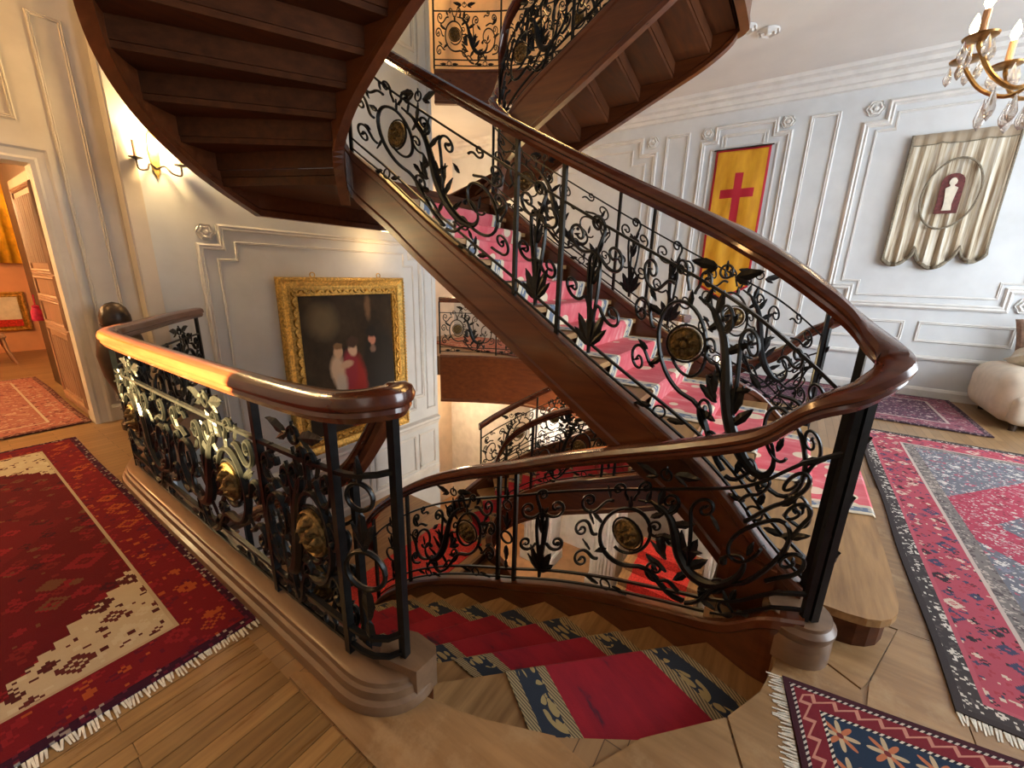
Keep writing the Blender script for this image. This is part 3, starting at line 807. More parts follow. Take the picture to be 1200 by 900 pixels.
def spray(B, s0, s1):
    """upright bundle of stems opening into small scrolls and leaves"""
    L = s1-s0; m_ = L/2
    for (cx, cy, r_, th, dr) in ((.24, .62, .085, -50, -1), (.76, .62, .085, 230, 1), (.20, .34, .07, -30, -1), (.80, .34, .07, 210, 1), (.5, .72, .05, 200, -1)):
        pts = spiral((m_, .05), 90, (cx*L, cy), min(r_, L*.24), .014, th, 1.35, dr)
        n = len(pts); rr = [.008*(1.15-.45*i/n) for i in range(n)]; rr[-3:] = [.012, .015, .009]
        B.line([(s0+p.x, p.y/H0) for p in pts], rr)
    for an, ln, y_ in ((90, .22, .10), (65, .2, .10), (115, .2, .10), (45, .15, .09), (135, .15, .09), (75, .12, .42), (105, .12, .42), (90, .12, .50), (60, .09, .56), (120, .09, .56)):
        B.leaf(s0+m_, y_/H0, math.radians(an), ln, .36)
def narrow(B, s0, s1):
    """slim panel between paired posts"""
    m_ = (s0+s1)/2; w_ = (s1-s0)
    B.ring(m_, .42, min(.07, w_*.38), .008); B.ring(m_, .72, min(.045, w_*.3), .007)
    for v_, an, ln in ((.5, 90, .13), (.34, -90, .13), (.77, 90, .09), (.66, -90, .08), (.52, 65, .09), (.52, 115, .09), (.2, 90, .1), (.2, -90, .1)):
        B.leaf(m_, v_, math.radians(an), ln, .4)
def fill(B, cuts, kinds, flips=None, bars=(.03, .115, .80), nopost=()):
    """cuts: arc lengths of posts; kinds: per gap 'P' panel, 'N' narrow, '-' nothing"""
    for q_, a in enumerate(cuts):
        if q_ not in nopost: B.post(a)
    for v_ in bars: B.bar(cuts[0], cuts[-1], v_, .008 if v_ > .1 else .007)
    for i, kd in enumerate(kinds):
        a, b_ = cuts[i]+.012, cuts[i+1]-.012
        if kd == 'P':
            fl_ = bool(flips and flips[i]); n_ = max(1, int(round((b_-a)/1.15)))
            for q_ in range(n_): panel(B, a+(b_-a)*q_/n_, a+(b_-a)*(q_+1)/n_, fl_ if q_ % 2 == 0 else not fl_)
        elif kd == 'N': narrow(B, a, b_)
        elif kd == 'S': spray(B, a, b_)
def by_y(B, y, lo, hi):
    """arc length where the path between control indices lo..hi comes closest to the given Y"""
    best = None
    for j in range(int(lo*B.n), int(hi*B.n)+1):
        dd = abs(B.P[j][1]-y)
        if best is None or dd < best[0]: best = (dd, B.S[j])
    return best[1]
def inner_bal(label, mirror):
    CT = [mir(p) for p in INNER_R] if mirror else INNER
    B = Bal('balustrade', label, CT)
    i0, iN, iT, iE = 0, I_NEWEL, I_TURN, len(CT)-1
    Y = lambda y, a, b_: by_y(B, y, a, b_)
    d = [Y(3.0, 0, iN), Y(2.55, 0, iN), Y(1.56, 0, iN), Y(1.40, 0, iN), Y(.98, 0, iN), B.at(iN)]
    fill(B, d, ['N', 'P', 'N', 'S', 'P'], [0, 1, 0, 0, 0], nopost=(4,))
    a = [B.at(iN+2), Y(.80, iN+2, iT), Y(1.21, iN+2, iT), Y(1.60, iN+2, iT), B.at(iT-1)]
    fill(B, a, ['P', 'S', 'S', 'P'], [1, 0, 0, 1], nopost=(1,))
    u_ = [B.at(iT+1), Y(2.3, iT+1, iE), Y(1.2, iT+1, iE), Y(1.05 if mirror else .0, iT+1, iE)]
    fill(B, u_, ['P', 'P', 'P'], [0, 1, 0])
    B.post(B.at(iN)+.035, .016)
    # newel block: turned drum of worn wood under the iron newel
    cx, cy = (2*AX-1.965 if mirror else 1.965), -.245
    mesh('newel_base', *lathe([(.135, 0), (.135, .10), (.128, .125), (.138, .145), (.138, .165), (.12, .185), (.118, .20), (.02, .205)], 28, (cx, cy, 0)), 'plinth_wood', B.root, True)
    for k2 in range(5):
        B.leaf(B.at(iN)+.03, .25+.13*k2, PI*.5+(.5 if k2 % 2 else -.5), .09, .45)
    return B
BL = inner_bal('iron scroll balustrade sweeping round the end of the near handrail beside the pink runner', False)
BR = inner_bal('iron scroll balustrade on the far side of the central flight', True)

# railing round the opening on the left: guard along the floor, turning down into the outer handrail of the stair
g_ctrl = [(1.84, 5.52, .10, 1.14), (1.45, 5.05, .10, 1.14), (1.08, 4.52, .10, 1.14), (.86, 4.16, .10, 1.15), (.76, 3.95, .10, 1.15), (.74, 3.6, .10, 1.15), (.735, 2.6, .10, 1.16), (.735, 1.8, .10, 1.175), (.735, 1.35, .105, 1.195), (.742, 1.12, .11, 1.225), (.825, 1.025, .12, 1.24), (.908, 1.12, .13, 1.20)]
GC = len(g_ctrl)-1
g_ctrl += [(D_OUT[k][0]-.02, D_OUT[k][1]+(.05 if k < 2 else 0), -k*R+GAP, -k*R+GAP+1.05) for k in range(2, 12)]
GL = Bal('railing', 'iron railing with sunlit handrail guarding the stairwell beside the red rug', g_ctrl, None, 8, 1.15)
cg = [GL.at(.15), GL.at(3.9), by_y(GL, 1.80, 5, GC), by_y(GL, 1.23, 6, GC-2), GL.at(GC-1)+.0]
fill(GL, cg, ['P', 'P', 'P', 'N'], [0, 0, 1, 0])
GL.post(GL.at(3.9)+.05, .012)
cd2 = [GL.at(GC+1), GL.at(GC+5), GL.at(GC+9.8)]
fill(GL, cd2, ['P', 'P'], [0, 1])
# moulded plinth of the guard
pl = [p[:2] for p in GL.P[:int((GC-.45)*GL.n)]]
PLP = [(-.05, .115), (.05, .115), (.062, .108), (.066, .09), (.078, .082), (.082, .05), (.098, .04), (.105, .02), (.105, 0), (-.05, 0)]
mesh('plinth', *sweep_plumb([(x, y, .004) for x, y in pl], PLP), 'plinth_wood', GL.root, True)
mesh('newel_base', *prism([(.80, .935), (.90, .93), (.925, .96), (.925, 1.06), (.90, 1.13), (.82, 1.15), (.76, 1.10)], .004, .155), 'plinth_wood', GL.root)

# railing of the far landing and its deep mahogany fascia, on this floor and the floor above
def far_railing(base, label, fascia):
    ct = [(5.70, 5.55), (6.1, 4.93), (6.4, 4.33), (6.5, 3.86), (6.5, 3.2), (6.4, 2.4), (6.15, 1.75), (5.82, 1.25), (5.70, 1.12)]
    if base == 0: ct = ct
    B = Bal('railing', label, [(x, y, base+.05, base+1.14) for x, y in ct])
    c = [B.at(.05), B.at(1.5), B.at(3.1), B.at(4.9), B.at(6.4), B.at(7.9)]
    fill(B, c, ['P', 'P', 'P', 'P', 'P'], [0, 1, 0, 1, 0])
    V, Fc = sweep_plumb([(p[0], p[1], base+.04) for p in B.P], [(-.03, .0), (.045, .0), (.05, -.03), (.035, -.05), (.035, -fascia+.06), (.05, -fascia+.04), (.05, -fascia), (-.03, -fascia)])
    mesh('fascia', V, Fc, 'mahogany', B.root)
    return B
far_railing(0, 'distant iron railing along the carpeted far landing', .95)
far_railing(UP, 'iron railing of the upper floor seen above the handrail', .5)
# outer handrail of the far descending flight
of = [mir((D_OUT[k][0]-.02, D_OUT[k][1]+(.05 if k < 2 else 0), -k*R+GAP, -k*R+GAP+1.05)) for k in range(1, 13)]
OB = Bal('balustrade', 'outer iron balustrade of the far descending flight seen below the mahogany string', of)
fill(OB, [OB.at(.1), OB.at(4), OB.at(7.5), OB.at(10.9)], ['P', 'P', 'P'], [0, 1, 0])

# ------------------------------------------------------------------ rugs
def rug(name, label, org, ex, ey, W, L, mat, fringe=(), z=.0095, wav=.004):
    """org corner, ex/ey unit vectors of the sides; UV in metres; fringe: list of 'y0','y1','x0','x1'"""
    nx, ny = max(4, int(W/.12)), max(4, int(L/.12)); V, UV = [], []
    ex, ey = Vector((*ex, 0)), Vector((*ey, 0)); o = Vector((*org, z))
    for j in range(ny+1):
        for i in range(nx+1):
            u_, v_ = W*i/nx, L*j/ny
            w_ = .006*math.sin(v_*3.1+u_)*(1 if i in (0, nx) else 0)
            h = .009+wav*(.5+.5*math.sin(u_*4.3+v_*2.9))*.5
            V.append(o+ex*(u_+w_)+ey*(v_+.006*math.sin(u_*4)*(1 if j in (0, ny) else 0))+Vector((0, 0, h))); UV.append((u_, v_))
    Fc = [(j*(nx+1)+i, j*(nx+1)+i+1, (j+1)*(nx+1)+i+1, (j+1)*(nx+1)+i) for j in range(ny) for i in range(nx)]
    # skirt down to the floor
    border = [i for i in range(nx+1)]+[j*(nx+1)+nx for j in range(1, ny+1)]+[ny*(nx+1)+i for i in range(nx-1, -1, -1)]+[j*(nx+1) for j in range(ny-1, 0, -1)]
    b0 = len(V)
    for bi in border: p = V[bi]; V.append(Vector((p.x, p.y, z))); UV.append(UV[bi])
    nb = len(border); Fc += [(border[i], b0+i, b0+(i+1) % nb, border[(i+1) % nb]) for i in range(nb)]
    Fc.append(tuple(b0+i for i in range(nb)))
    t = thing(name, label, 'rug', (o+ex*W/2+ey*L/2))
    mesh('pile', V, Fc, mat, t, False, UV)
    for sd in fringe:
        parts = []
        ln = W if sd[0] == 'y' else L; n = int(ln/.011)
        for i in range(n):
            q = (i+.5)/n*ln+random.uniform(-.003, .003); l_ = .045+random.uniform(-.012, .014); sl = random.uniform(-.007, .007); wd = .0042
            if sd == 'y0': a = o+ex*q; dl = -ey*l_+ex*sl; s_ = ex*wd
            elif sd == 'y1': a = o+ex*q+ey*L; dl = ey*l_+ex*sl; s_ = ex*wd
            elif sd == 'x0': a = o+ey*q; dl = -ex*l_+ey*sl; s_ = ey*wd
            else: a = o+ey*q+ex*W; dl = ex*l_+ey*sl; s_ = ey*wd
            up = Vector((0, 0, .006)); b_ = a+dl
            parts.append(([a-s_, a+s_, b_+s_*.6, b_-s_*.6, a-s_+up, a+s_+up, b_+s_*.6+up*.3, b_-s_*.6+up*.3], [(3, 2, 1, 0), (4, 5, 6, 7), (0, 1, 5, 4), (1, 2, 6, 5), (2, 3, 7, 6), (3, 0, 4, 7)]))
        tag(mesh('fringe', *merge(*parts), 'fringe_wool', t), kind='stuff')
    return t
rug_mat('rug_red', 2.9, 3.54, [(.045, (.035, .006, .022), [(.30, .26, .24), (.10, .01, .03)], 26), (.235, (.155, .007, .014), [(.34, .07, .02), (.22, .012, .02), (.10, .006, .02)], 6.5), (.25, (.40, .32, .22), None, 1)],
        ((.105, .005, .010), [(.20, .010, .018), (.055, .006, .014), (.13, .05, .025), (.16, .012, .014)], 3.6), corner=(.62, .62, (.46, .39, .27), [(.07, .012, .014), (.10, .02, .02), (.50, .44, .32)], 6.5), snap=.013,
        medal=[(1.1, 1.3, (.13, .006, .012), [(.24, .012, .02), (.07, .008, .012), (.18, .07, .03)], 3.2)])
rug('oriental_rug', 'dark red oriental rug with cream stepped corner beside the left railing', (-2.255, 1.83), (1, 0), (0, 1), 2.9, 3.54, 'rug_red', ('y0',))
rug_mat('rug_floral', 3.9, 2.8, [(.03, (.05, .04, .04), None, 1), (.095, (.06, .05, .05), [(.66, .60, .53), (.10, .08, .08), (.60, .55, .48)], 15), (.115, (.45, .10, .13), None, 1),
        (.33, (.40, .075, .105), [(.04, .03, .035), (.62, .48, .38), (.06, .06, .11), (.35, .05, .07)], 8.), (.35, (.50, .40, .35), None, 1), (.43, (.19, .165, .155), [(.42, .36, .31), (.10, .08, .08)], 14)],
        ((.15, .15, .175), [(.60, .56, .52), (.40, .10, .14), (.22, .22, .27), (.60, .54, .50)], 11.), medal=[(1.5, 1.25, (.38, .055, .09), [(.55, .48, .44), (.22, .04, .06), (.45, .22, .24)], 12.), (1.05, .8, (.14, .14, .17), [(.62, .58, .54), (.50, .46, .44), (.30, .08, .1)], 13.)], snap=.009)
rug('oriental_rug', 'large pink and grey floral rug beside the bottom tread of the stair', (1.97, -.775), (1, -.008), (0, -1), 3.9, 2.8, 'rug_floral', ('x0',))
rug_mat('rug_plum', 1.7, 3.5, [(.06, (.05, .03, .04), [(.3, .2, .2), (.12, .06, .08)], 18), (.28, (.22, .075, .10), [(.40, .28, .27), (.07, .04, .06), (.30, .12, .15)], 9), (.31, (.42, .34, .30), None, 1)],
        ((.10, .05, .075), [(.38, .24, .25), (.22, .07, .10), (.05, .03, .05), (.45, .35, .32)], 9.), snap=.014)
rug('oriental_rug', 'plum and dark patterned rug along the white wall next to the sofa', (6.38, -2.03), (1, 0), (0, 1), 1.7, 3.5, 'rug_plum', ())
rug_mat('rug_rose', 1.9, 2.9, [(.05, (.10, .03, .03), [(.3, .16, .12)], 14), (.25, (.36, .13, .10), [(.50, .34, .26), (.16, .05, .05), (.42, .20, .15)], 8), (.27, (.5, .4, .3), None, 1)],
        ((.34, .13, .10), [(.50, .32, .24), (.20, .06, .06), (.42, .22, .16)], 7.), snap=.016)
rug('oriental_rug', 'faded rose red rug lying through the open doorway', (-1.06, 5.80), (1, 0), (0, 1), 1.9, 2.9, 'rug_rose', ())
rug('oriental_rug', 'red and cream rug on the far landing behind the distant railing', (6.62, 3.9), (1, 0), (0, 1), 1.45, 2.9, 'rug_rose', ())
# small rug with blue field of star flowers
m, nt, b = new_mat('rug_star'); g = G(nt); Wr, Lr = .95, 1.6
u, v, _ = g.xyz(g.uv())
dx = g.m('SUBTRACT', Wr/2, g.m('ABSOLUTE', g.m('SUBTRACT', u, Wr/2))); dy = g.m('SUBTRACT', Lr/2, g.m('ABSOLUTE', g.m('SUBTRACT', v, Lr/2))); d = g.m('MINIMUM', dx, dy)
def star(u, v, cell, ou, ov, size):
    fu = g.m('SUBTRACT', g.m('FRACT', g.m('DIVIDE', g.m('ADD', u, ou), cell)), .5); fv = g.m('SUBTRACT', g.m('FRACT', g.m('DIVIDE', g.m('ADD', v, ov), cell)), .5)
    th = g.m('ARCTAN2', fv, fu); r_ = g.m('SQRT', g.m('ADD', g.m('MULTIPLY', fu, fu), g.m('MULTIPLY', fv, fv)))
    pet = g.m('COSINE', g.m('MULTIPLY', th, 8.)); lim = g.m('MULTIPLY', g.m('ADD', .68, g.m('MULTIPLY', pet, .32)), size)
    alt = g.gt(g.m('COSINE', g.m('MULTIPLY', th, 4.)), 0.)
    return g.lt(r_, lim), alt, g.lt(r_, size*.18)
s1, alt, cen = star(u, v, .135, .02, .05, .44)
flower = g.mix(alt, (.46, .15, .07), (.48, .36, .22)); flower = g.mix(cen, flower, (.16, .03, .03))
col = g.mix(s1, (.020, .034, .062), flower)
med = g.lt(g.m('MAXIMUM', g.m('DIVIDE', g.m('ABSOLUTE', g.m('SUBTRACT', u, Wr/2)), .20), g.m('DIVIDE', g.m('ABSOLUTE', g.m('SUBTRACT', v, Lr/2)), .50)), 1.)
mb = g.lt(g.m('MAXIMUM', g.m('DIVIDE', g.m('ABSOLUTE', g.m('SUBTRACT', u, Wr/2)), .175), g.m('DIVIDE', g.m('ABSOLUTE', g.m('SUBTRACT', v, Lr/2)), .475)), 1.)
dash = lambda: g.gt(g.m('SINE', g.m('MULTIPLY', g.m('ADD', u, v), 330.)), 0.)
col = g.mix(med, col, g.mix(dash(), (.03, .02, .02), (.60, .52, .40))); col = g.mix(mb, col, (.30, .06, .03))
zig = g.lt(g.m('ABSOLUTE', g.m('SUBTRACT', g.m('PINGPONG', g.m('ADD', u, v), .035), g.m('SUBTRACT', d, .045))), .007)
col = g.mix(g.lt(d, .118), col, g.mix(dash(), (.02, .015, .02), (.62, .55, .44))); col = g.mix(g.lt(d, .106), col, g.mix(zig, (.17, .018, .026), (.50, .22, .16)))
col = g.mix(g.lt(d, .034), col, g.mix(dash(), (.025, .015, .02), (.52, .45, .38))); col = g.mix(g.lt(d, .022), col, (.05, .014, .02))
g.put(b.inputs['Base Color'], col); b.inputs['Roughness'].default_value = .95; b.inputs['Specular IOR Level'].default_value = .15
g.put(b.inputs['Normal'], g.bump(g.noise(g.obj(), 160., 2.), .4, .005))
e1 = Vector((-.985, -.17)).normalized(); e2 = Vector((e1.y*-1, e1.x))
rug('oriental_rug', 'small blue rug with orange star flowers and white fringe by the stair head', (1.745, -.215), (e1.x, e1.y), (.17, -.985), Wr, Lr, 'rug_star', ('y0',))

# ------------------------------------------------------------------ painting in its gilt frame
p_thing = thing('framed_painting', 'dark old oil painting in a wide carved gilt frame on the stair wall', 'painting', (3.79, WY-.05, -1.12))
a0, a1, z0, z1 = 2.75, 4.84, -1.12, 1.48
def frame_loop(a0, a1, z0, z1, prof):
    V, Fc = [], []; n = len(prof); pts = rect(a0, a1, z0, z1)
    for (a, z), (sa, sz) in zip(pts, ((1, 1), (-1, 1), (-1, -1), (1, -1))):
        for (o, d_) in prof: V.append(BW(a+sa*o, z+sz*o, d_+.006))
    for i in range(4):
        for j in range(n-1): k = (i+1) % 4; Fc.append((i*n+j, i*n+j+1, k*n+j+1, k*n+j))
    return V, Fc
mesh('frame', *frame_loop(a0, a1, z0, z1, [(0, 0), (0, .05), (.015, .075), (.04, .085), (.06, .07), (.12, .045), (.15, .05), (.155, .035), (.235, .045), (.25, .05), (.26, .02), (.262, 0)]), 'gilt_frame', p_thing)
car = []
def scroll_bead(a, z, ln, ang, h):
    V, Fc = [], []; ca, sa = math.cos(ang), math.sin(ang); N = 6
    for i in range(N):
        f = i/(N-1); w_ = .026*math.sin(PI*(f*.9+.05)); x_ = (f-.5)*ln
        for (o, d_) in ((-w_, 0), (-w_*.5, h), (w_*.5, h), (w_, 0)): V.append(BW(a+ca*x_-sa*o, z+sa*x_+ca*o, .04+d_))
    for i in range(N-1):
        for j in range(3): Fc.append((i*4+j, i*4+j+1, i*4+5+j, i*4+4+j))
    return V, Fc
q = .195
for s2 in range(2):
    zz = z0+q if s2 == 0 else z1-q
    n = 26
    for i in range(n): car.append(scroll_bead(a0+q+(a1-a0-2*q)*(i+.5)/n, zz, .085, .6*(1 if i % 2 else -1), .02+.012*(i % 3)))
    aa = a0+q if s2 == 0 else a1-q
    n = 32
    for i in range(n): car.append(scroll_bead(aa, z0+q+(z1-z0-2*q)*(i+.5)/n, .085, PI/2+.6*(1 if i % 2 else -1), .02+.012*(i % 3)))
tag(mesh('frame_carving', *merge(*car), 'gilt_frame', p_thing, True), kind='stuff')
bead = []
for (ax0, az0, ax1, az1) in ((a0, z0, a1, z0), (a1, z0, a1, z1), (a1, z1, a0, z1), (a0, z1, a0, z0)):
    ln = math.hypot(ax1-ax0, az1-az0); n = int(ln/.055)
    for i in range(n):
        t = (i+.5)/n; bead.append(scroll_bead(ax0+(ax1-ax0)*t*.96+(ax1-ax0)*.02+(.03 if ax0 == ax1 == a0 else -.03 if ax0 == ax1 else 0), az0+(az1-az0)*t*.96+(az1-az0)*.02+(.03 if az0 == az1 == z0 else -.03 if az0 == az1 else 0), .045, math.atan2(az1-az0, ax1-ax0)+.5, .055))
tag(mesh('frame_beading', *merge(*bead), 'gilt_frame', p_thing, True), kind='stuff')
m, nt, b = new_mat('old_oil_paint'); g = G(nt)
u, v, _ = g.xyz(g.uv())
nz = g.noise(g.vec(u, v), 3., 5., .6)
col = g.ramp(nz, [(.3, (.010, .007, .005)), (.55, (.040, .025, .012)), (.75, (.075, .05, .024))])
wob = g.m('MULTIPLY', g.m('SUBTRACT', g.noise(g.vec(u, v), 9., 3.), .5), .05)
def blob(col, cx, cy, rx, ry, c, soft=.35):
    e = g.m('SQRT', g.m('ADD', g.m('POWER', g.m('DIVIDE', g.m('ADD', g.m('SUBTRACT', u, cx), wob), rx), 2.), g.m('POWER', g.m('DIVIDE', g.m('ADD', g.m('SUBTRACT', v, cy), wob), ry), 2.)))
    nd = g.n('ShaderNodeMapRange', i0=e, i1=1-soft, i2=1.0+soft*.4, i3=1., i4=0.).outputs[0]
    return g.mix(nd, col, c)
for bb in ((.22, .82, .16, .13, (.10, .075, .04), .9), (.80, .42, .22, .36, (.010, .008, .007), .4), (.52, .28, .13, .30, (.26, .022, .018), .5), (.46, .45, .09, .16, (.22, .02, .03), .5),
           (.33, .46, .085, .13, (.40, .29, .20), .5), (.36, .36, .07, .09, (.36, .30, .24), .6), (.345, .60, .05, .055, (.42, .27, .17), .4), (.345, .635, .05, .03, (.16, .09, .04), .5), (.43, .50, .07, .03, (.40, .26, .17), .5),
           (.505, .605, .052, .062, (.46, .31, .21), .4), (.505, .655, .07, .04, (.05, .025, .015), .5), (.725, .66, .045, .055, (.40, .17, .11), .4), (.725, .715, .075, .045, (.012, .009, .008), .5), (.735, .585, .04, .03, (.16, .10, .07), .6),
           (.60, .12, .25, .12, (.05, .02, .015), .8), (.70, .90, .04, .10, (.12, .07, .035), .8)):
    col = blob(col, *bb[:4], tuple(min(1, c*1.35) for c in bb[4]), bb[5]*.6)
g.put(b.inputs['Base Color'], col); b.inputs['Roughness'].default_value = .55; b.inputs['Specular IOR Level'].default_value = .2
V = [BW(a, z, .03) for a, z in rect(a0+.24, a1-.24, z0+.24, z1-.24)]+[BW(a, z, .012) for a, z in rect(a0+.24, a1-.24, z0+.24, z1-.24)]
mesh('canvas', V, [(0, 1, 2, 3), (7, 6, 5, 4), (0, 4, 5, 1), (1, 5, 6, 2), (2, 6, 7, 3), (3, 7, 4, 0)], 'old_oil_paint', p_thing, False, [(0, 0), (1, 0), (1, 1), (0, 1)]*2)
for a in (3.25, 4.35):
    pts = [Vector(BW(a+.035*math.cos(t*PI/8), z1+.03+.035*math.sin(t*PI/8), .04)) for t in range(17)]
    mesh('hanging_ring', *tube(pts, .007, 6), 'gilt_frame', p_thing, True)

# ------------------------------------------------------------------ flag and banner on the right wall
m, nt, b = new_mat('flag_cloth'); g = G(nt); u, v, _ = g.xyz(g.uv())      # UV in metres from the top left corner, v downwards
red, yel = (.40, .006, .022), (.62, .30, .010)
nz = g.noise(g.vec(g.m('MULTIPLY', u, 4.), v), 3., 3.)
col = g.ramp(nz, [(.35, (.56, .25, .008)), (.7, (.68, .35, .014))])
def inr(a, lo, hi): return g.m('MULTIPLY', g.gt(a, lo), g.lt(a, hi))
cr = g.m('MAXIMUM', g.m('MULTIPLY', inr(u, .335, .455), inr(v, .36, 1.36)), g.m('MULTIPLY', inr(u, .14, .64), inr(v, .60, .735)))
col = g.mix(cr, col, red)
tip = g.m('SUBTRACT', 2.40, g.m('MULTIPLY', g.m('ABSOLUTE', g.m('SUBTRACT', u, .395)), .60))
ed = g.m('MAXIMUM', g.m('MAXIMUM', g.lt(u, .035), g.gt(u, .755)), g.m('MAXIMUM', g.lt(v, .03), g.gt(v, g.m('SUBTRACT', tip, .045))))
col = g.mix(ed, col, red)
g.put(b.inputs['Base Color'], col); b.inputs['Roughness'].default_value = .75
flag = thing('flag', 'yellow flag with red cross and red edging hanging on the white wall', 'flag', (WX-.05, 1.1, 3.64))
V, UV, Fc = [], [], []; nx, ny = 20, 26
for j in range(ny+1):
    for i in range(nx+1):
        u_ = .79*i/nx; bot = 2.40-abs(u_-.395)*.60; v_ = bot*j/ny
        d_ = .035+.012*math.sin(u_*22+v_*1.5)*(.3+v_*.5)+.01*math.sin(u_*9-v_*4)
        V.append(RW(-1.50+u_, 3.64-v_, d_)); UV.append((u_, v_))
Fc = [(j*(nx+1)+i, (j+1)*(nx+1)+i, (j+1)*(nx+1)+i+1, j*(nx+1)+i+1) for j in range(ny) for i in range(nx)]
o = mesh('cloth', V, Fc, 'flag_cloth', flag, True, UV); md = o.modifiers.new('cloth', 'SOLIDIFY'); md.thickness = .004
mesh('pole', *tube([RW(-1.53, 3.645, .04), RW(-.68, 3.645, .04)], .011, 8), 'bronze_dark', flag, True)

m, nt, b = new_mat('banner_cloth'); g = G(nt); u, v, _ = g.xyz(g.uv())
w1 = g.noise(g.vec(g.m('MULTIPLY', u, 22.), g.m('MULTIPLY', v, .8)), 1., 4., .6)
col = g.ramp(w1, [(.36, (.20, .13, .07)), (.48, (.46, .39, .27)), (.62, (.62, .60, .52)), (.72, (.42, .33, .19))])
col = g.mix(g.lt(v, .13), col, g.ramp(w1, [(.4, (.30, .23, .15)), (.6, (.36, .29, .20))]))
g.put(b.inputs['Base Color'], col); b.inputs['Roughness'].default_value = .6; b.inputs['Sheen Weight'].default_value = .3
banner = thing('wall_banner', 'cream and gold striped silk banner with scalloped hem above the dado', 'banner', (WX-.06, -1.45, 3.52))
def b_edge(f): return .94+f*.99-.00, None
def b_bot(f):
    # three lobes, the middle one widest
    if f < .30: t = f/.30; return 1.46+.20*math.sin(PI*(.15+.85*t))**.6
    if f < .74: t = (f-.30)/.44; return 1.40+.30*math.sin(PI*t)**.6
    t = (f-.74)/.26; return 1.40+.22*math.sin(PI*t*.88)**.6
V, UV, Fc = [], [], []; nx, ny = 66, 20
def b_pt(f, t):
    bot = b_bot(f); v_ = bot*t
    a = .94+f*.99-.02*t*(.5-f)
    d_ = .05+.022*math.sin(f*46+math.sin(v_*2.)*1.2)*(.25+.75*t)+.012*math.sin(f*90+1.3)*t
    return a, 3.52-v_, d_
for j in range(ny+1):
    for i in range(nx+1):
        a, z, d_ = b_pt(i/nx, j/ny); V.append(RW(a, z, d_)); UV.append((i/nx, 3.52-z))
Fc = [(j*(nx+1)+i, (j+1)*(nx+1)+i, (j+1)*(nx+1)+i+1, j*(nx+1)+i+1) for j in range(ny) for i in range(nx)]
o = mesh('cloth', V, Fc, 'banner_cloth', banner, True, UV); md = o.modifiers.new('cloth', 'SOLIDIFY'); md.thickness = .005
edge = [RW(*b_pt(0, t/20)) for t in range(21)]+[RW(*b_pt(f/66, 1)) for f in range(1, 67)]+[RW(*b_pt(1, 1-t/20)) for t in range(1, 21)]
n = len(edge); mesh('trim_cord', *tube(edge, [.016 if i < 20 or i > n-21 else .026 for i in range(n)], 6), 'rope_trim', banner, True)
mesh('band_seam', *tube([RW(a, z, d_+.008) for a, z, d_ in [b_pt(f/40, .082) for f in range(41)]], .007, 6), 'rope_trim', banner, True)
mesh('oval_cord', *tube([RW(1.44+.275*math.cos(t*PI/20)+.02*math.sin(t*PI/20), 2.76+.43*math.sin(t*PI/20), .088) for t in range(41)], .012, 6), 'rope_trim', banner, True)
arch = [(1.33, 2.52), (1.55, 2.52), (1.55, 2.90)]+[(1.44+.11*math.cos(t*PI/8), 2.90+.11*math.sin(t*PI/8)) for t in range(1, 8)]+[(1.33, 2.90)]
plain('niche_cloth', (.12, .03, .028), .85, 0, .2, 30.)
nV = [RW(a, z, .088) for a, z in arch]+[RW(a, z, .07) for a, z in arch]; n = len(arch)
mesh('embroidered_niche', nV, [tuple(range(n)), tuple(range(n, 2*n))[::-1]]+[(i, n+i, n+(i+1) % n, (i+1) % n) for i in range(n)], 'niche_cloth', banner)
fig = [(.0, .02), (.045, .02), (.038, .10), (.046, .18), (.055, .25), (.060, .295), (.022, .315), (.020, .33), (.036, .35), (.038, .38), (.022, .41), (.0, .42)]
fp = [(1.44+x_, 2.535+y_) for x_, y_ in fig]+[(1.44-x_, 2.535+y_) for x_, y_ in fig[::-1][1:-1]]; n = len(fp)
fV = [RW(a, z, .100) for a, z in fp]+[RW(a, z, .088) for a, z in fp]
mesh('embroidered_figure', fV, [tuple(range(n)), tuple(range(n, 2*n))[::-1]]+[(i, n+i, n+(i+1) % n, (i+1) % n) for i in range(n)], 'cushion_cloth', banner)

# ------------------------------------------------------------------ sofa, chandelier, wall lamp
def soft(name, x0, x1, y0, y1, z0, z1, bev, mat, parent, sub=2):
    bm = box(x0, x1, y0, y1, z0, z1); bmesh.ops.bevel(bm, geom=bm.edges[:], offset=bev, segments=4, affect='EDGES', profile=.5)
    return bm_obj(name, bm, mat, parent, True)
sofa = thing('sofa', 'cream leather sofa with rounded arm against the white wall', 'sofa', (7.4, -3.2, 0))
soft('base', 6.80, 7.98, -4.4, -2.22, .07, .42, .09, 'sofa_leather', sofa)
soft('arm', 6.86, 8.0, -2.55, -2.10, .06, .68, .20, 'sofa_leather', sofa)
for i in range(2): soft('seat_cushion', 6.72, 7.62, -3.45-i*.9+.0, -2.52-i*.9, .36, .60, .11, 'sofa_leather', sofa)
soft('backrest', 7.55, 8.02, -4.4, -2.40, .40, .90, .16, 'sofa_leather', sofa)
for (x_, y_) in ((6.9, -2.3), (6.9, -4.3), (7.9, -2.3), (7.9, -4.3)): mesh('foot', *lathe([(.03, 0), (.035, .07)], 12, (x_, y_, 0)), 'bronze_dark', sofa)
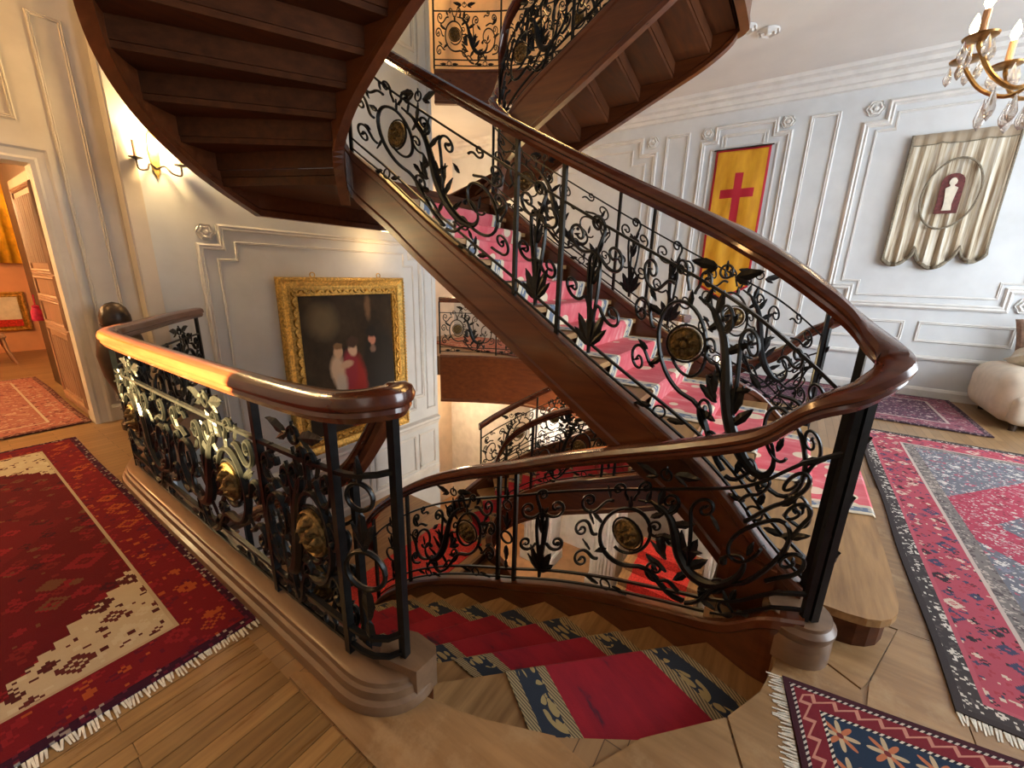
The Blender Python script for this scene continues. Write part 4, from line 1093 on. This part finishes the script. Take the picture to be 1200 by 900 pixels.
def pillow(name, label, loc, sz, rot, mat):
    bm = bmesh.new(); bmesh.ops.create_grid(bm, x_segments=12, y_segments=12, size=.5)
    vs = [(v.co.x, v.co.y) for v in bm.verts]; bm.free()
    V, Fc = [], []; N = 13
    for sd in (1, -1):
        for j in range(N):
            for i in range(N):
                a, b_ = i/(N-1)*2-1, j/(N-1)*2-1; t = (max(0, 1-a**4)*max(0, 1-b_**4))**.5
                V.append(Vector((a*.5*(1-.10*(1-abs(b_)**2)*0-.06*(1-b_*b_)*abs(a)), b_*.5*(1-.06*(1-a*a)*abs(b_)), sd*.16*t)))
    for s0 in (0, N*N):
        for j in range(N-1):
            for i in range(N-1):
                f = (s0+j*N+i, s0+j*N+i+1, s0+(j+1)*N+i+1, s0+(j+1)*N+i); Fc.append(f if s0 == 0 else f[::-1])
    o = mesh(name, [Vector((p.x*sz, p.y*sz, p.z*sz)) for p in V], Fc, mat, None, True)
    o.location = loc; o.rotation_euler = rot
    return tag(o, label, 'cushion')
pillow('cushion', 'cream cushion resting over the sofa arm', (7.50, -2.60, .74), .55, (.25, .35, .2), 'cushion_cloth')
pillow('cushion', 'brown cushion leaning on the sofa back beside the cream cushion', (7.42, -3.02, .80), .45, (1.2, .3, .5), 'brown_cloth')
pillow('cushion', 'grey brown cushion propped against the wall above the sofa back', (7.85, -2.62, 1.02), .5, (1.3, .2, 1.35), 'brown_cloth')

CH = Vector((3.86, -.99, 2.62)); KC = 1.35
ch = thing('chandelier', 'gilt chandelier with candle bulbs and crystal drops hanging from the ceiling', 'chandelier', CH)
plain('brass', (.42, .25, .09), .3, .9, .2, 30.)
V, Fc = lathe([(.01, 0), (.035, .02), (.05, .06), (.03, .10), (.06, .16), (.08, .20), (.045, .25), (.02, .30), (.03, .40), (.012, .5), (.012, 1.28), (.06, 1.31), (.08, 1.35)], 20, CH); mesh('stem', V, Fc, 'brass', ch, True)
def drop(c, ln, r, mat='crystal'):
    V, Fc = lathe([(.001, 0), (r*.7, ln*.16), (r, ln*.36), (r*.62, ln*.66), (r*.2, ln*.9), (.001, ln)], 8, (c[0], c[1], c[2]-ln)); return V, Fc
for i in range(8):
    an = i*PI/4+.35; ca, sa = math.cos(an), math.sin(an)
    P = lambda r_, z_: CH+Vector((r_*ca, r_*sa, z_))
    arm = cat_rom([tuple(P(.03, .12)), tuple(P(.12, .05)), tuple(P(.22, .10)), tuple(P(.29, .20)), tuple(P(.30, .23))], 5)
    ao = mesh('arm', *tube(arm, .009, 6), 'brass', ch, True)
    c = P(.30, .23); mesh('drip_pan', *lathe([(.012, 0), (.055, .012), (.058, .018), (.015, .02)], 16, c), 'brass', ao, True)
    mesh('candle_tube', *lathe([(.013, .02), (.013, .11), (.004, .115)], 10, c), 'candle', ao, True)
    mesh('bulb', *lathe([(.005, .11), (.017, .135), (.016, .155), (.006, .185), (.001, .195)], 10, c), 'flame_bulb', ao, True)
    for k in range(4):
        a2 = an+k*PI/2; mesh('crystal_drop', *drop(c+Vector((.05*math.cos(a2), .05*math.sin(a2), .008)), .085, .016), 'crystal', ch, True)
    for r_, z_, l_ in ((.20, .06, .13), (.12, .03, .11), (.06, -.0, .10)):
        mesh('crystal_drop', *drop(P(r_, z_), l_, .02), 'crystal', ch, True)
mesh('crystal_drop', *drop(CH, .12, .03), 'crystal', ch, True)
for c_o in ch.children_recursive: c_o.data.transform(Matrix.Scale(KC, 4))
lamp('chandelier_light', 'POINT', CH+Vector((0, 0, .55)), 26, (1, .74, .42), .12)

SX, SZ = 1.72, 2.50
scn = thing('wall_lamp', 'gilt two armed candle wall lamp glowing beside the dark upper flight', 'lamp', (SX, WY, SZ))
V = [BW(SX+x_, SZ+z_, d_) for d_ in (.0, .025) for x_, z_ in ((0, -.06), (.03, .02), (.045, .2), (.03, .34), (0, .40), (-.03, .34), (-.045, .2), (-.03, .02))]
mesh('backplate', V, [tuple(range(8)), tuple(range(8, 16))[::-1]]+[(i, 8+i, 8+(i+1) % 8, (i+1) % 8) for i in range(8)], 'gilt_frame', scn)
for sd in (-1, 1):
    arm = cat_rom([BW(SX, SZ+.03, .02), BW(SX+sd*.06, SZ+.06, .06), BW(SX+sd*.10, SZ+.0, .10), BW(SX+sd*.17, SZ-.01, .12), BW(SX+sd*.18, SZ+.07, .12)], 6)
    ao = mesh('arm', *tube(arm, .009, 6), 'bronze_dark', scn, True)
    c = BW(SX+sd*.18, SZ+.07, .12)
    mesh('drip_pan', *lathe([(.01, 0), (.055, .014), (.057, .02), (.012, .02)], 16, c), 'bronze_dark', ao, True)
    mesh('candle_tube', *lathe([(.016, .02), (.016, .17), (.004, .175)], 10, c), 'candle', ao, True)
    mesh('bulb', *lathe([(.006, .17), (.022, .20), (.02, .23), (.008, .27), (.001, .29)], 12, c), 'flame_bulb', ao, True)
lamp('wall_lamp_light', 'POINT', BW(SX, SZ+.30, .22), 48, (1, .66, .30), .06)

# ------------------------------------------------------------------ door, room beyond, urn
door = tag(thing('door_1', 'open wooden door with reeded panel', 'door', (.87, 5.74, 0)), kind='structure')
for k_ in ('label', 'category'): del door[k_]
bm_obj('leaf', box(.862, .905, 5.76, 7.02, .03, 2.39), 'door_wood', door)
DW = lambda a, z, d: (.862-d, a, z)
for (y0, y1, za, zb) in ((5.92, 6.86, 1.52, 2.26), (5.92, 6.86, 1.26, 1.42), (5.92, 6.86, .98, 1.18), (5.92, 6.86, .16, .88)):
    mesh('panel_moulding', *mould([(y0, za), (y0, zb), (y1, zb), (y1, za)], DW, .045, .022), 'door_wood', door)
for i in range(9):
    y_ = 6.0+i*.097
    for za, zb in ((1.58, 2.20), (.22, .82)): mesh('reed', *tube([(.862, y_, za), (.862, y_, zb)], .026, 8), 'door_wood', door, True)
mesh('knob', *lathe([(.01, 0), (.012, .03), (.03, .04), (.034, .06), (.02, .075)], 16), 'brass', door, True)
kn = door.children[-1]; kn.data.transform(Matrix.Translation(root_off(door))); kn.data.transform(Matrix.Rotation(-PI/2, 4, 'Y')); kn.data.transform(Matrix.Translation(Vector((.862, 6.95, 1.24))-root_off(door)))
ts = thing('tassel', 'crimson tassel hanging from the door knob', 'tassel', (.81, 6.95, 1.03))
mesh('cord', *tube([(.815, 6.95, 1.24), (.812, 6.95, 1.16), (.81, 6.95, 1.10)], .006, 6), 'tassel_red', ts, True)
mesh('skirt', *lathe([(.01, .10), (.03, .085), (.028, .06), (.045, .03), (.055, -.06), (.05, -.075), (.01, -.07)], 16, (.81, 6.95, 1.03)), 'tassel_red', ts, True)
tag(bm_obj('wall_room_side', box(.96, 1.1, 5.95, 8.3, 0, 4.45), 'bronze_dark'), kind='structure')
tag(bm_obj('wall_room_back', box(-4.5, 3.0, 11.5, 11.7, 0, 4.45), 'orange_wall'), kind='structure')
tag(bm_obj('wall_room_left', box(-2.3, -2.1, 5.95, 11.5, 0, 4.45), 'orange_wall'), kind='structure')
pt = thing('framed_picture', 'pale picture with red lower edge in a gilt frame in the orange room', 'picture', (.92, 11.46, .4))
OW = lambda a, z, d: (a, 11.49-d, z)
bm_obj('backing', box(.42, 1.2, 11.46, 11.49, .42, 1.02), 'gilt_frame', pt)
mesh('frame', *mould(rect(.38, 1.24, .38, 1.06), OW, .09, .06), 'gilt_frame', pt)
bm_obj('image', box(.48, 1.14, 11.44, 11.462, .58, .97), 'cushion_cloth', pt); bm_obj('image_edge', box(.48, 1.14, 11.44, 11.462, .46, .58), 'red_seat', pt)
cu = []
n = 40
cv = [(.25+1.1*i/n, 11.36+.03*math.sin(i*1.25)) for i in range(n+1)]
V = [(x_, y_, 1.55) for x_, y_ in cv]+[(x_, y_, 3.6) for x_, y_ in cv]
o = mesh('curtain', V, [(i, i+1, n+2+i, n+1+i) for i in range(n)], 'curtain_yellow', None, True); md = o.modifiers.new('cloth', 'SOLIDIFY'); md.thickness = .01
tag(o, 'yellow curtain hanging in the orange room', 'curtain')
stl = thing('side_chair', 'small brown wooden chair with splayed legs in the orange room', 'chair', (.55, 10.3, 0))
soft('seat', .33, .79, 10.05, 10.5, .42, .47, .02, 'door_wood', stl)
for (x_, y_, dx_, dy_) in ((.37, 10.1, -.05, -.05), (.75, 10.1, .07, -.06), (.37, 10.46, -.05, .05), (.75, 10.46, .07, .05)):
    mesh('leg', *tube(cat_rom([(x_, y_, .43), (x_+dx_*.2, y_+dy_*.2, .25), (x_+dx_, y_+dy_, .0)], 5), [.022]*5+[.018]*6, 8), 'door_wood', stl, True)
for x_ in (.36, .56, .76): mesh('back_spindle', *tube([(x_, 10.46, .46), (x_, 10.52, .88)], .014, 8), 'door_wood', stl, True)
soft('back_rail', .32, .80, 10.50, 10.54, .82, .92, .015, 'door_wood', stl)
lamp('room_lamp', 'POINT', (-.6, 9.0, 2.6), 210, (1, .46, .16), .25)
lamp('room_fill', 'POINT', (-1.0, 6.9, 2.2), 150, (1, .80, .40), .2)  # added point light without a source, brightens the open door leaf
urn = thing('urn', 'dark bronze lidded urn standing on the floor between door wall and railing', 'urn', (1.10, 5.30, 0))
mesh('body', *lathe([(.13, .0), (.13, .06), (.09, .10), (.06, .22), (.10, .34), (.17, .55), (.19, .75), (.16, .92), (.10, 1.0), (.12, 1.04)], 28, (1.10, 5.30, .002)), 'bronze_dark', urn, True)
mesh('lid', *lathe([(.11, 1.04), (.115, 1.07), (.112, 1.12), (.09, 1.19), (.05, 1.23), (.005, 1.245)], 28, (1.10, 5.30, .002)), 'bronze_dark', urn, True)

# ------------------------------------------------------------------ hall below, seen through the stairwell
LWX = 8.15
for i, (y_, w_) in enumerate(((.28, .5), (2.35, .55), (3.9, .7))):
    t = thing('fluted_pilaster', ['white fluted pilaster by the red hall steps below', 'broad white pilaster in the hall below', 'white fluted pilaster near the lower half landing'][i], 'pilaster', (7.2, y_, -UP))
    bm_obj('shaft', box(6.95, 7.4, y_-w_/2, y_+w_/2, -UP+.25, -.40, .01), 'white_marble', t)
    bm_obj('base_block', box(6.88, 7.47, y_-w_/2-.06, y_+w_/2+.06, -UP, -UP+.25, .02), 'white_marble', t)
    for k in range(int(w_/.075)):
        yy = y_-w_/2+.045+k*.075; mesh('reed', *tube([(6.95, yy, -UP+.3), (6.95, yy, -.55)], .024, 8), 'white_marble', t, True)
hs = thing('hall_steps', 'short oak steps with red carpet rising in the hall below', 'steps', (6.2, 1.1, -UP))
for k in range(8):
    bm_obj('step', box(5.1+.26*k, 7.4, .55, 1.85, -UP+.17*k, -UP+.17*(k+1), .008), 'oak_tread', hs)
V, UV = [], []; s = 0
pr_ = []
for k in range(8): pr_ += [(5.092+.26*k, -UP+.17*k+.003), (5.092+.26*k, -UP+.17*(k+1)+.008)]
pr_.append((7.35, -UP+.17*8+.008))
for i, (x_, z_) in enumerate(pr_):
    if i: s += math.dist(pr_[i-1], (x_, z_))
    for j in range(2): V.append((x_, .72+.95*j, z_)); UV.append((j, s))
o = mesh('stair_runner', V, [(2*i, 2*i+1, 2*i+3, 2*i+2) for i in range(len(pr_)-1)], 'red_seat', None, False, UV); md = o.modifiers.new('pile', 'SOLIDIFY'); md.thickness = .006
tag(o, 'bright red carpet on the short steps in the hall below', 'carpet')
tag(bm_obj('wall_lower_hall', box(8.0, 8.14, -5.5, 8.5, -UP, -.38), 'white_marble'), kind='structure')
lamp('hall_fill', 'POINT', (5.9, 2.9, -1.3), 190, (1, .86, .68), .15)  # added light with no fixture, kept out of view to brighten the hall
lamp('hall_fill_near', 'POINT', (6.1, -1.2, -1.6), 120, (1, .90, .78), .2)  # second added fill for the lower hall, no fixture
# made-up lamp warming the door wall; below it, lamps of the far landing
lamp('door_wall_fill', 'POINT', (-1.0, 4.9, 3.9), 130, (1, .55, .20), .2)
lamp('landing_lamp', 'POINT', (6.9, 6.3, 2.9), 75, (1, .66, .34), .15)
lamp('landing_lamp_upper', 'POINT', (6.4, 6.9, 6.6), 9, (1, .70, .40), .15)
lamp('landing_lamp_lower', 'POINT', (6.9, 6.5, -1.6), 60, (1, .72, .42), .15)
# picture lamp above the painting
lamp('picture_lamp', 'POINT', (4.25, 5.2, 1.98), 11, (1, .60, .24), .06)
